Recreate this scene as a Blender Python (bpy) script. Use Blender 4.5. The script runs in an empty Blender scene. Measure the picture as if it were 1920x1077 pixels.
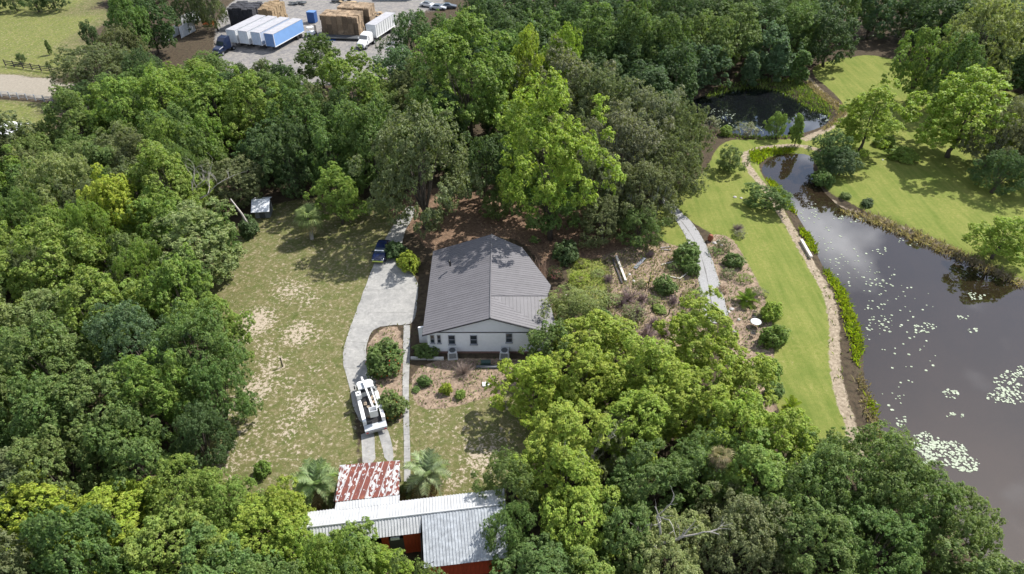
import bpy, bmesh, math, random
import numpy as np
from mathutils import Vector, Matrix

# ------------------------------------------------------------------ camera, sky, sun, exposure
SC = bpy.context.scene
COL = SC.collection
CAM_H, PITCH, FPX, CX, CY = 54.0, math.radians(38.0), 1280.0, 960.0, 538.5
cam_d = bpy.data.cameras.new('camera'); cam = bpy.data.objects.new('camera', cam_d); COL.objects.link(cam)
cam.location = (0, 0, CAM_H); cam.rotation_euler = (math.radians(90) - PITCH, 0, 0)
cam_d.sensor_width = 36; cam_d.lens = 24.0; cam_d.clip_start = 0.5; cam_d.clip_end = 4000
SC.camera = cam
SUN_EL, SUN_AZ = math.radians(51), math.radians(53)      # azimuth from +Y towards +X
sun_dir = Vector((math.sin(SUN_AZ) * math.cos(SUN_EL), math.cos(SUN_AZ) * math.cos(SUN_EL), math.sin(SUN_EL)))
W = bpy.data.worlds.new('World'); SC.world = W; W.use_nodes = True
nt = W.node_tree; nt.nodes.clear()
def N(t, typ, **kw):
    n = t.nodes.new(typ)
    for k, v in kw.items():
        if k.startswith('i_'):
            n.inputs[k[2:].replace('_', ' ')].default_value = v
        else: setattr(n, k, v)
    return n
out = N(nt, 'ShaderNodeOutputWorld'); bg = N(nt, 'ShaderNodeBackground'); bg.inputs['Strength'].default_value = 0.1
sky = N(nt, 'ShaderNodeTexSky', sky_type='NISHITA', sun_disc=False, sun_elevation=SUN_EL, sun_rotation=SUN_AZ)
tc = N(nt, 'ShaderNodeTexCoord'); sep = N(nt, 'ShaderNodeSeparateXYZ'); nt.links.new(tc.outputs['Generated'], sep.inputs[0])
mx = N(nt, 'ShaderNodeMath', operation='MAXIMUM'); mx.inputs[1].default_value = 0.06; nt.links.new(sep.outputs['Z'], mx.inputs[0])
dv = N(nt, 'ShaderNodeVectorMath', operation='DIVIDE'); nt.links.new(tc.outputs['Generated'], dv.inputs[0])
cmb = N(nt, 'ShaderNodeCombineXYZ')
for k in range(3): nt.links.new(mx.outputs[0], cmb.inputs[k])
nt.links.new(cmb.outputs[0], dv.inputs[1])
cn = N(nt, 'ShaderNodeTexNoise'); cn.inputs['Scale'].default_value = 2.1; cn.inputs['Detail'].default_value = 7; cn.inputs['Roughness'].default_value = 0.55
ofs = N(nt, 'ShaderNodeVectorMath', operation='ADD'); ofs.inputs[1].default_value = (5.5, 9.1, 1.7); nt.links.new(dv.outputs[0], ofs.inputs[0]); nt.links.new(ofs.outputs[0], cn.inputs['Vector'])
cr = N(nt, 'ShaderNodeValToRGB'); cr.color_ramp.elements[0].position = 0.52; cr.color_ramp.elements[1].position = 0.68
nt.links.new(cn.outputs['Fac'], cr.inputs[0])
cm = N(nt, 'ShaderNodeMix', data_type='RGBA'); nt.links.new(cr.outputs[0], cm.inputs['Factor'])
nt.links.new(sky.outputs[0], cm.inputs['A']); cm.inputs['B'].default_value = (22, 22.6, 24, 1)
nt.links.new(cm.outputs['Result'], bg.inputs['Color']); nt.links.new(bg.outputs[0], out.inputs[0])
sl = bpy.data.lights.new('sun', 'SUN'); sl.energy = 5.0; sl.angle = math.radians(0.53); sl.color = (1.0, 0.965, 0.90)
so = bpy.data.objects.new('sun', sl); COL.objects.link(so); so.location = sun_dir * 200
so.rotation_euler = (-sun_dir).to_track_quat('-Z', 'Y').to_euler()
SC.view_settings.view_transform = 'Standard'; SC.view_settings.look = 'None'; SC.view_settings.exposure = 0.58; SC.view_settings.gamma = 1
SC.view_settings.use_curve_mapping = False
SC.render.engine = 'CYCLES'; SC.cycles.max_bounces = 6; SC.cycles.diffuse_bounces = 3; SC.cycles.transmission_bounces = 3
SC.cycles.glossy_bounces = 2; SC.cycles.transparent_max_bounces = 4; SC.cycles.use_denoising = True

# ------------------------------------------------------------------ helpers
rng = np.random.default_rng(7); random.seed(7)
cT, sT = math.cos(PITCH), math.sin(PITCH)
def P(px, py, z=0.0):
    """world point at height z for a place read off the survey picture"""
    t = (py - CY) / FPX
    k = (CAM_H - z) / (sT + t * cT)
    return Vector(((px - CX) / FPX * k, k * (cT - t * sT), z))
def pxm(py, z=0.0):
    t = (py - CY) / FPX
    return FPX * (sT + t * cT) / (CAM_H - z)
def tag(o, label=None, cat=None, group=None, kind=None):
    if label: o['label'] = label
    if cat: o['category'] = cat
    if group: o['group'] = group
    if kind: o['kind'] = kind
    return o
def empty(name, loc=(0, 0, 0), rz=0, label=None, cat=None, group=None):
    o = bpy.data.objects.new(name, None); COL.objects.link(o); o.empty_display_size = 0.2
    o.location = loc; o.rotation_euler = (0, 0, rz)
    return tag(o, label, cat, group)
def link(name, me, parent=None, loc=None):
    o = bpy.data.objects.new(name, me); COL.objects.link(o)
    if parent: o.parent = parent
    if loc is not None: o.location = loc
    return o
class MB:
    def __init__(s): s.v = []; s.f = []; s.m = []; s.mats = []
    def _mi(s, m):
        if m is None: return 0
        if m not in s.mats: s.mats.append(m)
        return s.mats.index(m)
    def poly(s, pts, m=None):
        b = len(s.v); s.v += [tuple(p) for p in pts]; s.f.append(tuple(range(b, b + len(pts)))); s.m.append(s._mi(m)); return s
    def box(s, c, d, rz=0.0, m=None, top=None, rx=0.0, ry=0.0):
        """box centred at c with full sizes d; top = (sx, sy) scale of the upper face"""
        b = len(s.v); tx, ty = top or (1, 1)
        R = Matrix.Rotation(rz, 3, 'Z') @ Matrix.Rotation(ry, 3, 'Y') @ Matrix.Rotation(rx, 3, 'X')
        for z in (-.5, .5):
            for x, y in ((-.5, -.5), (.5, -.5), (.5, .5), (-.5, .5)):
                kx, ky = (tx, ty) if z > 0 else (1, 1)
                p = R @ Vector((x * d[0] * kx, y * d[1] * ky, z * d[2]))
                s.v.append((p.x + c[0], p.y + c[1], p.z + c[2]))
        for q in ((0, 3, 2, 1), (4, 5, 6, 7), (0, 1, 5, 4), (1, 2, 6, 5), (2, 3, 7, 6), (3, 0, 4, 7)):
            s.f.append(tuple(b + i for i in q)); s.m.append(s._mi(m))
        return s
    def tube(s, pts, rad, n=6, m=None, cap=True):
        pts = [Vector(p) for p in pts]; b = len(s.v)
        for i, p in enumerate(pts):
            d = (pts[min(i + 1, len(pts) - 1)] - pts[max(i - 1, 0)])
            d = d.normalized() if d.length > 1e-9 else Vector((0, 0, 1))
            a = d.cross(Vector((0, 0, 1)) if abs(d.z) < .9 else Vector((1, 0, 0))).normalized(); c = d.cross(a)
            r = rad[i] if hasattr(rad, '__len__') else rad
            for k in range(n):
                t = 2 * math.pi * k / n; q = p + a * (math.cos(t) * r) + c * (math.sin(t) * r); s.v.append(tuple(q))
        for i in range(len(pts) - 1):
            for k in range(n):
                s.f.append((b + i * n + k, b + i * n + (k + 1) % n, b + (i + 1) * n + (k + 1) % n, b + (i + 1) * n + k)); s.m.append(s._mi(m))
        if cap:
            s.f.append(tuple(b + k for k in range(n))[::-1]); s.m.append(s._mi(m))
            e = b + (len(pts) - 1) * n; s.f.append(tuple(e + k for k in range(n))); s.m.append(s._mi(m))
        return s
    def prism(s, poly, h, m=None, up=(0, 0, 1)):
        """extrude a 3D polygon along -up by h"""
        up = Vector(up); a = [Vector(p) for p in poly]; c = [p - up * h for p in a]; b = len(s.v); n = len(a)
        s.v += [tuple(p) for p in a] + [tuple(p) for p in c]
        s.f.append(tuple(range(b, b + n))); s.m.append(s._mi(m))
        s.f.append(tuple(range(b + n, b + 2 * n))[::-1]); s.m.append(s._mi(m))
        for i in range(n):
            j = (i + 1) % n; s.f.append((b + i, b + n + i, b + n + j, b + j)); s.m.append(s._mi(m))
        return s
    def mesh(s, name, m=None, smooth=False):
        me = bpy.data.meshes.new(name); me.from_pydata(s.v, [], s.f)
        for k in (s.mats or [m]): me.materials.append(k)
        if len(s.mats) > 1: me.polygons.foreach_set('material_index', s.m)
        if smooth: me.polygons.foreach_set('use_smooth', [True] * len(s.f))
        me.validate(); me.update(); return me
    def build(s, name, m=None, parent=None, loc=None, smooth=False):
        return link(name, s.mesh(name, m, smooth), parent, loc)
def bevel(o, w=0.03, seg=2):
    b = o.modifiers.new('bevel', 'BEVEL'); b.width = w; b.segments = seg; b.limit_method = 'ANGLE'; return o

# ------------------------------------------------------------------ materials
MATS = {}
def mat(name, col, rough=0.7, var=0.12, scale=6.0, bump=0.0, metal=0.0, spec=0.4, col2=None, detail=6, coord='Object', objvar=0.0, stretch=None):
    if name in MATS: return MATS[name]
    m = bpy.data.materials.new(name); m.use_nodes = True; t = m.node_tree; p = t.nodes['Principled BSDF']
    p.inputs['Roughness'].default_value = rough; p.inputs['Metallic'].default_value = metal; p.inputs['Specular IOR Level'].default_value = spec
    c = N(t, 'ShaderNodeTexCoord'); n = N(t, 'ShaderNodeTexNoise'); n.inputs['Scale'].default_value = scale; n.inputs['Detail'].default_value = detail
    n.inputs['Roughness'].default_value = 0.65
    if stretch:
        mp = N(t, 'ShaderNodeMapping'); mp.inputs['Scale'].default_value = stretch
        t.links.new(c.outputs[coord], mp.inputs[0]); t.links.new(mp.outputs[0], n.inputs['Vector'])
    else: t.links.new(c.outputs[coord], n.inputs['Vector'])
    r = N(t, 'ShaderNodeValToRGB'); e = r.color_ramp.elements; e[0].position = 0.3; e[1].position = 0.7
    a = [max(0, x * (1 - var)) for x in col]; b = [min(1, x * (1 + var)) for x in col] if col2 is None else col2
    e[0].color = (*a, 1); e[1].color = (*b, 1); t.links.new(n.outputs['Fac'], r.inputs[0])
    res = r.outputs[0]
    if objvar:
        oi = N(t, 'ShaderNodeObjectInfo'); mr = N(t, 'ShaderNodeMapRange'); mr.inputs['To Min'].default_value = 1 - objvar; mr.inputs['To Max'].default_value = 1 + objvar
        t.links.new(oi.outputs['Random'], mr.inputs['Value'])
        mm = N(t, 'ShaderNodeVectorMath', operation='SCALE'); t.links.new(res, mm.inputs[0]); t.links.new(mr.outputs[0], mm.inputs['Scale']); res = mm.outputs[0]
    t.links.new(res, p.inputs['Base Color'])
    if bump:
        bn = N(t, 'ShaderNodeBump'); bn.inputs['Strength'].default_value = bump; bn.inputs['Distance'].default_value = 0.05
        t.links.new(n.outputs['Fac'], bn.inputs['Height']); t.links.new(bn.outputs[0], p.inputs['Normal'])
    MATS[name] = m; return m
def leaf_mat():
    m = bpy.data.materials.new('leaf'); m.use_nodes = True; t = m.node_tree; p = t.nodes['Principled BSDF']; o = t.nodes['Material Output']
    oi = N(t, 'ShaderNodeObjectInfo'); at = N(t, 'ShaderNodeAttribute', attribute_name='rnd')
    sp = N(t, 'ShaderNodeSeparateXYZ'); t.links.new(at.outputs['Vector'], sp.inputs[0])
    mr = N(t, 'ShaderNodeMapRange'); mr.inputs['To Min'].default_value = 0.6; mr.inputs['To Max'].default_value = 1.4; t.links.new(sp.outputs['X'], mr.inputs['Value'])
    sc = N(t, 'ShaderNodeVectorMath', operation='SCALE'); t.links.new(oi.outputs['Color'], sc.inputs[0]); t.links.new(mr.outputs[0], sc.inputs['Scale'])
    h = N(t, 'ShaderNodeHueSaturation'); t.links.new(sc.outputs[0], h.inputs['Color'])
    m2 = N(t, 'ShaderNodeMapRange'); m2.inputs['To Min'].default_value = 0.478; m2.inputs['To Max'].default_value = 0.522; t.links.new(sp.outputs['Y'], m2.inputs['Value']); t.links.new(m2.outputs[0], h.inputs['Hue'])
    t.links.new(h.outputs[0], p.inputs['Base Color']); p.inputs['Roughness'].default_value = 0.55; p.inputs['Specular IOR Level'].default_value = 0.25
    tr = N(t, 'ShaderNodeBsdfTranslucent'); h2 = N(t, 'ShaderNodeMix', data_type='RGBA', blend_type='MULTIPLY'); h2.inputs['Factor'].default_value = 1
    t.links.new(h.outputs[0], h2.inputs['A']); h2.inputs['B'].default_value = (1.35, 1.5, 0.55, 1); t.links.new(h2.outputs['Result'], tr.inputs['Color'])
    ms = N(t, 'ShaderNodeMixShader'); ms.inputs[0].default_value = 0.36; t.links.new(p.outputs[0], ms.inputs[1]); t.links.new(tr.outputs[0], ms.inputs[2])
    t.links.new(ms.outputs[0], o.inputs['Surface']); return m
LEAF = leaf_mat()
BARK = mat('bark', (0.085, 0.07, 0.056), 0.9, 0.35, 5, 0.6, stretch=(3, 3, .6))
PALEBARK = mat('pale_bark', (0.36, 0.33, 0.30), 0.9, 0.25, 4, 0.4)
TWIG = mat('dry_twig', (0.33, 0.26, 0.22), 0.9, 0.3, 3)
MOSS = mat('moss_grey', (0.17, 0.18, 0.15), 0.9, 0.2, 3)
WHITEP = mat('white_paint', (0.80, 0.80, 0.80), 0.45, 0.06, 1.2)
VEHW = mat('vehicle_white', (0.78, 0.78, 0.77), 0.25, 0.05, 1.5, spec=0.5)
BLACKM = mat('black_metal', (0.02, 0.02, 0.022), 0.5, 0.3, 4)
RUBBER = mat('rubber', (0.022, 0.022, 0.022), 0.8, 0.2, 8)
STEEL = mat('grey_steel', (0.30, 0.31, 0.33), 0.45, 0.2, 3, metal=0.3)
DGREY = mat('dark_grey', (0.07, 0.075, 0.08), 0.6, 0.25, 3)
GLASS = mat('window_glass', (0.03, 0.04, 0.05), 0.06, 0.2, 1, spec=0.8)
CONC = mat('concrete', (0.47, 0.455, 0.43), 0.85, 0.16, 0.8, 0.25, detail=9)

# ------------------------------------------------------------------ outlines read off the survey picture
def poly_px(pts, z=0.0): return np.array([P(x, y, z)[:2] for x, y in pts])
def sdf(X, Y, poly):
    """signed distance, negative inside"""
    d = np.full(X.shape, 1e9); ins = np.zeros(X.shape, bool); n = len(poly)
    for i in range(n):
        ax, ay = poly[i]; bx, by = poly[(i + 1) % n]; ex, ey = bx - ax, by - ay
        t = np.clip(((X - ax) * ex + (Y - ay) * ey) / (ex * ex + ey * ey + 1e-12), 0, 1)
        d = np.minimum(d, (X - ax - t * ex) ** 2 + (Y - ay - t * ey) ** 2)
        c = (ay > Y) != (by > Y)
        with np.errstate(divide='ignore', invalid='ignore'):
            xi = (bx - ax) * (Y - ay) / (by - ay + 1e-30) + ax
        ins ^= c & (X < xi)
    d = np.sqrt(d); return np.where(ins, -d, d)
def smooth_poly(p, it=2):
    p = np.array(p, float)
    for _ in range(it):
        q = np.roll(p, -1, 0); p = np.stack([.75 * p + .25 * q, .25 * p + .75 * q], 1).reshape(-1, 2)
    return p
def smooth_line(p, it=2):
    p = np.array(p, float)
    for _ in range(it):
        a, b = p[:-1], p[1:]; p = np.concatenate([p[:1], np.stack([.75 * a + .25 * b, .25 * a + .75 * b], 1).reshape(-1, 2), p[-1:]])
    return p
WATER_Z = -0.45
POND = smooth_poly(poly_px([(1425, 322), (1440, 297), (1475, 287), (1527, 291), (1522, 325), (1545, 362), (1572, 388), (1610, 402), (1660, 418), (1720, 447), (1800, 482), (1860, 510), (1935, 545),
     (2350, 640), (2500, 1000), (2100, 1250), (1920, 1130), (1780, 980), (1690, 880), (1655, 815), (1640, 770), (1618, 700), (1622, 640), (1605, 590), (1578, 540), (1540, 500), (1528, 455), (1500, 412), (1478, 372), (1447, 340)], WATER_Z))
FARPOND = smooth_poly(poly_px([(1270, 205), (1310, 182), (1375, 168), (1420, 162), (1470, 172), (1515, 203), (1550, 210), (1556, 228), (1530, 243), (1485, 254), (1425, 257), (1375, 252), (1330, 235), (1290, 225)], WATER_Z))
LAWN_W = smooth_poly(poly_px([(430, 455), (470, 395), (560, 372), (690, 365), (755, 420), (700, 500), (680, 560), (650, 640), (655, 720), (678, 865), (640, 960), (560, 960), (480, 930), (390, 930), (360, 880), (415, 780), (400, 650), (380, 520)]))
LAWN_M = smooth_poly(poly_px([(678, 800), (745, 800), (760, 700), (960, 690), (1010, 760), (1000, 900), (930, 930), (760, 945), (678, 880)]))
LAWN_E = smooth_poly(poly_px([(1262, 385), (1240, 380), (1320, 330), (1350, 262), (1420, 262), (1500, 262), (1560, 240), (1590, 205), (1560, 170), (1520, 140), (1530, 118), (1640, 100), (1720, 128), (2000, 200), (2300, 300), (2200, 640), (1930, 540), (1860, 500),
     (1720, 438), (1600, 385), (1540, 350), (1530, 285), (1420, 290), (1430, 330), (1480, 410), (1530, 500), (1570, 600), (1570, 690), (1605, 835), (1590, 880), (1520, 850), (1440, 750), (1455, 660), (1435, 560), (1390, 500), (1340, 440), (1300, 420)]))
FIELD = smooth_poly(poly_px([(-400, 135), (-400, -60), (250, -60), (205, 20), (190, 60), (150, 110), (120, 150), (0, 140)]))
FIELD2 = smooth_poly(poly_px([(-400, 185), (0, 185), (110, 195), (100, 260), (40, 300), (-400, 300)]))
GARDEN = smooth_poly(poly_px([(1055, 500), (1130, 480), (1200, 455), (1250, 455), (1290, 470), (1310, 520), (1325, 600), (1330, 660), (1200, 690), (1130, 620), (1070, 570)]))
BED_E = smooth_poly(poly_px([(1318, 440), (1370, 440), (1400, 490), (1435, 555), (1455, 640), (1440, 720), (1470, 790), (1400, 800), (1370, 640), (1345, 520)]))
BED_S = smooth_poly(poly_px([(772, 672), (1000, 672), (1010, 700), (960, 735), (900, 748), (850, 765), (772, 770)]))
BED_D = smooth_poly(poly_px([(690, 640), (720, 612), (757, 612), (757, 790), (738, 800), (706, 740), (688, 680)]))
LITTER = smooth_poly(poly_px([(700, 372), (820, 350), (1000, 350), (1130, 400), (1240, 420), (1180, 470), (1060, 500), (1035, 520), (960, 430), (810, 480), (780, 440), (740, 420)]))
STRIP = smooth_line(poly_px([(1535, 282), (1500, 272), (1430, 276), (1398, 287), (1396, 303), (1415, 330), (1440, 360), (1465, 400), (1490, 440), (1520, 495), (1550, 545), (1566, 600), (1564, 680), (1575, 740), (1595, 800), (1607, 850)]))
BANK_R = smooth_line(poly_px([(1560, 372), (1580, 388), (1640, 402), (1700, 427), (1770, 458), (1860, 500), (1940, 535)]))
BANK_F = smooth_line(poly_px([(1515, 148), (1545, 180), (1585, 205), (1580, 225), (1545, 245), (1510, 262)]))
YARD = smooth_poly(poly_px([(395, 60), (440, -10), (520, -40), (760, -40), (860, 0), (760, 40), (760, 100), (740, 160), (420, 160)]))
ROAD = smooth_poly(poly_px([(-400, 140), (-10, 138), (60, 145), (130, 150), (130, 190), (60, 182), (-10, 172), (-400, 172)]), 1)
def line_dist(X, Y, L):
    d = np.full(X.shape, 1e9)
    for (ax, ay), (bx, by) in zip(L[:-1], L[1:]):
        ex, ey = bx - ax, by - ay; t = np.clip(((X - ax) * ex + (Y - ay) * ey) / (ex * ex + ey * ey + 1e-12), 0, 1)
        d = np.minimum(d, (X - ax - t * ex) ** 2 + (Y - ay - t * ey) ** 2)
    return np.sqrt(d)
def ss(a, b, x):
    t = np.clip((x - a) / (b - a), 0, 1); return t * t * (3 - 2 * t)
def ground_z(X, Y):
    X = np.asarray(X, float); Y = np.asarray(Y, float)
    p = np.minimum(sdf(X, Y, POND), sdf(X, Y, FARPOND))
    z = -0.45 - 0.45 * np.clip(-p / 1.0, -1, 3) if False else np.where(p < 0, -0.45 + p * 0.35, -0.45 * (1 - ss(0, 1.6, p)))
    return np.maximum(z, -1.6)
def gz(x, y): return float(ground_z(np.array([x]), np.array([y]))[0])

# ------------------------------------------------------------------ ground
def axis(a, b, step, lo, hi):
    fine = np.arange(a, b, step); out_l = []; x, s = a, step
    while x > lo: s *= 1.35; x -= s; out_l.append(x)
    out_r = []; x, s = fine[-1], step
    while x < hi: s *= 1.35; x += s; out_r.append(x)
    return np.concatenate([out_l[::-1], fine, out_r])
gx = axis(-75, 95, 0.45, -1500, 1500); gy = axis(22, 150, 0.45, -800, 2500)
GX, GY = np.meshgrid(gx, gy); GZ = ground_z(GX, GY)
nx, ny = len(gx), len(gy)
def np_mesh(name, V, Fq, mats):
    me = bpy.data.meshes.new(name); k = Fq.shape[1]
    me.vertices.add(len(V)); me.vertices.foreach_set('co', V.astype(np.float32).ravel())
    me.loops.add(Fq.size); me.loops.foreach_set('vertex_index', Fq.astype(np.int32).ravel())
    me.polygons.add(len(Fq)); me.polygons.foreach_set('loop_start', np.arange(0, Fq.size, k, dtype=np.int32))
    me.polygons.foreach_set('loop_total', np.full(len(Fq), k, np.int32)); me.update(calc_edges=True)
    for m in mats: me.materials.append(m)
    return me
idx = np.arange(nx * ny).reshape(ny, nx)
Fq = np.stack([idx[:-1, :-1], idx[:-1, 1:], idx[1:, 1:], idx[1:, :-1]], -1).reshape(-1, 4)
def mask(poly, w=0.8): return 1 - ss(-w, w, sdf(GX, GY, poly))
def lmask(L, w0, w1): return 1 - ss(w0, w1, line_dist(GX, GY, L))
GRASSG = smooth_poly(poly_px([(1050, 495), (1110, 478), (1150, 495), (1150, 540), (1140, 590), (1160, 640), (1110, 620), (1070, 570)]))
GRASSD = smooth_poly(poly_px([(1236, 378), (1262, 390), (1290, 440), (1304, 480), (1285, 464), (1245, 457), (1222, 425)]))
lush = np.maximum.reduce([mask(LAWN_E), mask(GRASSG, 1.5) * .62, mask(GRASSD, .6), mask(FIELD, 2) * .5, mask(FIELD2, 2) * .5])
dry = np.maximum.reduce([mask(LAWN_W, 1.6), mask(LAWN_M, 1.0), mask(FIELD, 2), mask(FIELD2, 2)])
mul = np.maximum.reduce([mask(GARDEN) * (1 - .9 * mask(GRASSG, 1.2)), mask(BED_E), mask(BED_S, .5), mask(BED_D, .3)])
lit = mask(LITTER, 1.2)
sand = np.maximum.reduce([lmask(STRIP, .25, .95), lmask(BANK_F, .4, 1.2) * .75, lmask(BANK_R, .3, .9) * .6])
yard = mask(YARD, 2.0); road = mask(ROAD, 1.2)
# bare sandy soil of the west lawn: worn places
bare = np.zeros_like(dry)
for (x, y, r, a) in [(520, 530, 2.0, .5), (580, 560, 2.4, .6), (430, 690, 2.6, .7), (440, 760, 2.6, .65), (500, 650, 2.4, .6), (540, 720, 2.4, .55), (600, 630, 2.2, .5), (620, 750, 2.0, .5), (490, 860, 2.6, .55), (560, 850, 2.4, .5), (820, 790, 2.2, .5), (930, 830, 2.4, .6), (545, 545, 3.2, .7), (480, 605, 3.0, .95), (560, 625, 2.8, .85), (510, 690, 3.0, .7), (480, 730, 3.0, .8), (570, 760, 2.6, .7), (540, 800, 2.6, .65), (430, 860, 3.4, .6), (600, 690, 2.2, .5), (450, 640, 2.2, .75), (470, 800, 2.5, .6), (870, 815, 3.0, .5), (900, 860, 3.0, .75), (800, 890, 2.2, .4), (850, 900, 2.2, .6), (600, 560, 1.8, .45), (660, 800, 1.6, .4), (640, 590, 1.4, .4), (730, 840, 1.2, .8)]:
    p = P(x, y); bare = np.maximum(bare, a * np.exp(-((GX - p.x) ** 2 + ((GY - p.y) * .8) ** 2) / (r * r)))
g_me = np_mesh('ground', np.stack([GX, GY, GZ], -1).reshape(-1, 3), Fq, [])
def cattr(me, name, a, b, c, d=None):
    at = me.attributes.new(name, 'FLOAT_COLOR', 'POINT'); d = np.ones_like(a) if d is None else d
    at.data.foreach_set('color', np.stack([a, b, c, d], -1).reshape(-1).astype(np.float32))
cattr(g_me, 'cover_a', lush, dry, mul, lit); cattr(g_me, 'cover_b', sand, yard, road, bare)
g_me.polygons.foreach_set('use_smooth', np.ones(len(Fq), bool))
gm = bpy.data.materials.new('ground'); gm.use_nodes = True; t = gm.node_tree; pb = t.nodes['Principled BSDF']; pb.inputs['Roughness'].default_value = 0.95; pb.inputs['Specular IOR Level'].default_value = 0.1
tcg = N(t, 'ShaderNodeTexCoord')
def gnoise(scale, detail=6, rough=.6, dist=0.0):
    n = N(t, 'ShaderNodeTexNoise'); n.inputs['Scale'].default_value = scale; n.inputs['Detail'].default_value = detail; n.inputs['Roughness'].default_value = rough; n.inputs['Distortion'].default_value = dist
    t.links.new(tcg.outputs['Object'], n.inputs['Vector']); return n.outputs['Fac']
def ramp(fac, *st):
    r = N(t, 'ShaderNodeValToRGB'); e = r.color_ramp.elements
    while len(e) < len(st): e.new(0.5)
    for k, (p, c) in enumerate(st): e[k].position = p; e[k].color = (*c, 1)
    t.links.new(fac, r.inputs[0]); return r.outputs[0]
def mixc(f, a, b):
    m = N(t, 'ShaderNodeMix', data_type='RGBA'); t.links.new(f, m.inputs['Factor']); t.links.new(a, m.inputs['A']); t.links.new(b, m.inputs['B']); return m.outputs['Result']
def edge(maskout, noise, amt=0.7, lo=.38, hi=.62):
    a = N(t, 'ShaderNodeMath', operation='MULTIPLY_ADD'); a.inputs[1].default_value = amt; a.inputs[2].default_value = -amt / 2; t.links.new(noise, a.inputs[0])
    b = N(t, 'ShaderNodeMath', operation='ADD'); t.links.new(maskout, b.inputs[0]); t.links.new(a.outputs[0], b.inputs[1])
    r = N(t, 'ShaderNodeMapRange', interpolation_type='SMOOTHSTEP'); r.inputs['From Min'].default_value = lo; r.inputs['From Max'].default_value = hi; t.links.new(b.outputs[0], r.inputs['Value']); return r.outputs[0]
A1 = N(t, 'ShaderNodeAttribute', attribute_name='cover_a'); A2 = N(t, 'ShaderNodeAttribute', attribute_name='cover_b')
S1 = N(t, 'ShaderNodeSeparateColor'); t.links.new(A1.outputs['Color'], S1.inputs[0]); S2 = N(t, 'ShaderNodeSeparateColor'); t.links.new(A2.outputs['Color'], S2.inputs[0])
n_fine, n_mid, n_big, n_pat = gnoise(9, 8, .7), gnoise(1.6, 7, .62), gnoise(.22, 5, .6), gnoise(.75, 9, .72, .6)
n_fleck = gnoise(2.3, 8, .75, .4)
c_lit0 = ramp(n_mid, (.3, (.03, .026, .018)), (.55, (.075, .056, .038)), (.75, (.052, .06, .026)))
mpm = N(t, 'ShaderNodeMapping'); mpm.inputs['Scale'].default_value = (1.1, .09, 1); mpm.inputs['Rotation'].default_value = (0, 0, .35); t.links.new(tcg.outputs['Object'], mpm.inputs[0])
nmow = N(t, 'ShaderNodeTexNoise'); nmow.inputs['Scale'].default_value = 1.2; nmow.inputs['Detail'].default_value = 4; t.links.new(mpm.outputs[0], nmow.inputs['Vector'])
c_lush0 = ramp(nmow.outputs['Fac'], (.35, (.11, .15, .028)), (.65, (.215, .225, .062)))
c_lush = mixc(ramp(n_big, (.38, (0, 0, 0)), (.62, (1, 1, 1))), ramp(n_mid, (.3, (.105, .145, .026)), (.7, (.17, .20, .044))), ramp(n_fleck, (.3, (.15, .175, .034)), (.5, (.20, .215, .05)), (.68, (.30, .26, .105))))
fx_ = N(t, 'ShaderNodeMix', data_type='RGBA'); fx_.inputs['Factor'].default_value = .45; t.links.new(c_lush, fx_.inputs['A']); t.links.new(c_lush0, fx_.inputs['B']); c_lush = fx_.outputs['Result']
vr_ = N(t, 'ShaderNodeMix', data_type='RGBA', blend_type='MULTIPLY'); vr_.inputs['Factor'].default_value = 1; t.links.new(c_lush, vr_.inputs['A']); t.links.new(mixc(n_pat, ramp(n_fine, (.3, (.72, .74, .75)), (.7, (1.08, 1.05, 1.05))), ramp(n_fleck, (.35, (.78, .86, .85)), (.65, (1.0, .97, 1.0)))), vr_.inputs['B']); c_lush = vr_.outputs['Result']
c_dry = mixc(ramp(n_pat, (.35, (0, 0, 0)), (.60, (1, 1, 1))), ramp(n_mid, (.3, (.058, .078, .02)), (.7, (.112, .128, .038))), ramp(n_fleck, (.3, (.085, .085, .032)), (.5, (.15, .135, .062)), (.66, (.30, .25, .17))))
c_bare = ramp(n_fine, (.3, (.26, .205, .15)), (.7, (.50, .43, .345)))
c_mul = mixc(ramp(n_pat, (.4, (0, 0, 0)), (.6, (1, 1, 1))), ramp(n_fleck, (.3, (.07, .052, .04)), (.5, (.165, .12, .09)), (.7, (.30, .235, .18))), ramp(n_fleck, (.3, (.16, .115, .08)), (.5, (.29, .215, .155)), (.7, (.44, .345, .26))))
c_pine = ramp(n_fleck, (.3, (.075, .052, .036)), (.5, (.155, .10, .068)), (.7, (.27, .18, .12)))
c_sand = ramp(n_fleck, (.3, (.13, .10, .07)), (.5, (.27, .22, .16)), (.7, (.42, .35, .27)))
c_yard = mixc(ramp(n_pat, (.38, (0, 0, 0)), (.6, (1, 1, 1))), ramp(n_fleck, (.3, (.19, .178, .165)), (.7, (.31, .285, .255))), ramp(n_mid, (.3, (.12, .117, .12)), (.7, (.21, .20, .195))))
c_road = ramp(n_fleck, (.3, (.20, .175, .14)), (.7, (.33, .295, .24)))
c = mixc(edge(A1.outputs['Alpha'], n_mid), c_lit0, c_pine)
c = mixc(edge(S1.outputs['Green'], n_mid), c, c_dry)
c = mixc(edge(S1.outputs['Red'], n_mid, .5), c, c_lush)
fl_ = N(t, 'ShaderNodeMapRange', interpolation_type='SMOOTHSTEP'); fl_.inputs['From Min'].default_value = .57; fl_.inputs['From Max'].default_value = .66; t.links.new(n_fleck, fl_.inputs['Value'])
fm_ = N(t, 'ShaderNodeMath', operation='MULTIPLY'); t.links.new(fl_.outputs[0], fm_.inputs[0]); t.links.new(S1.outputs['Green'], fm_.inputs[1])
c = mixc(fm_.outputs[0], c, c_bare)
n_str = gnoise(1.15, 10, .82, 1.2)
c = mixc(edge(A2.outputs['Alpha'], n_fleck, 3.6, .58, .84), c, c_bare)
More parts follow.
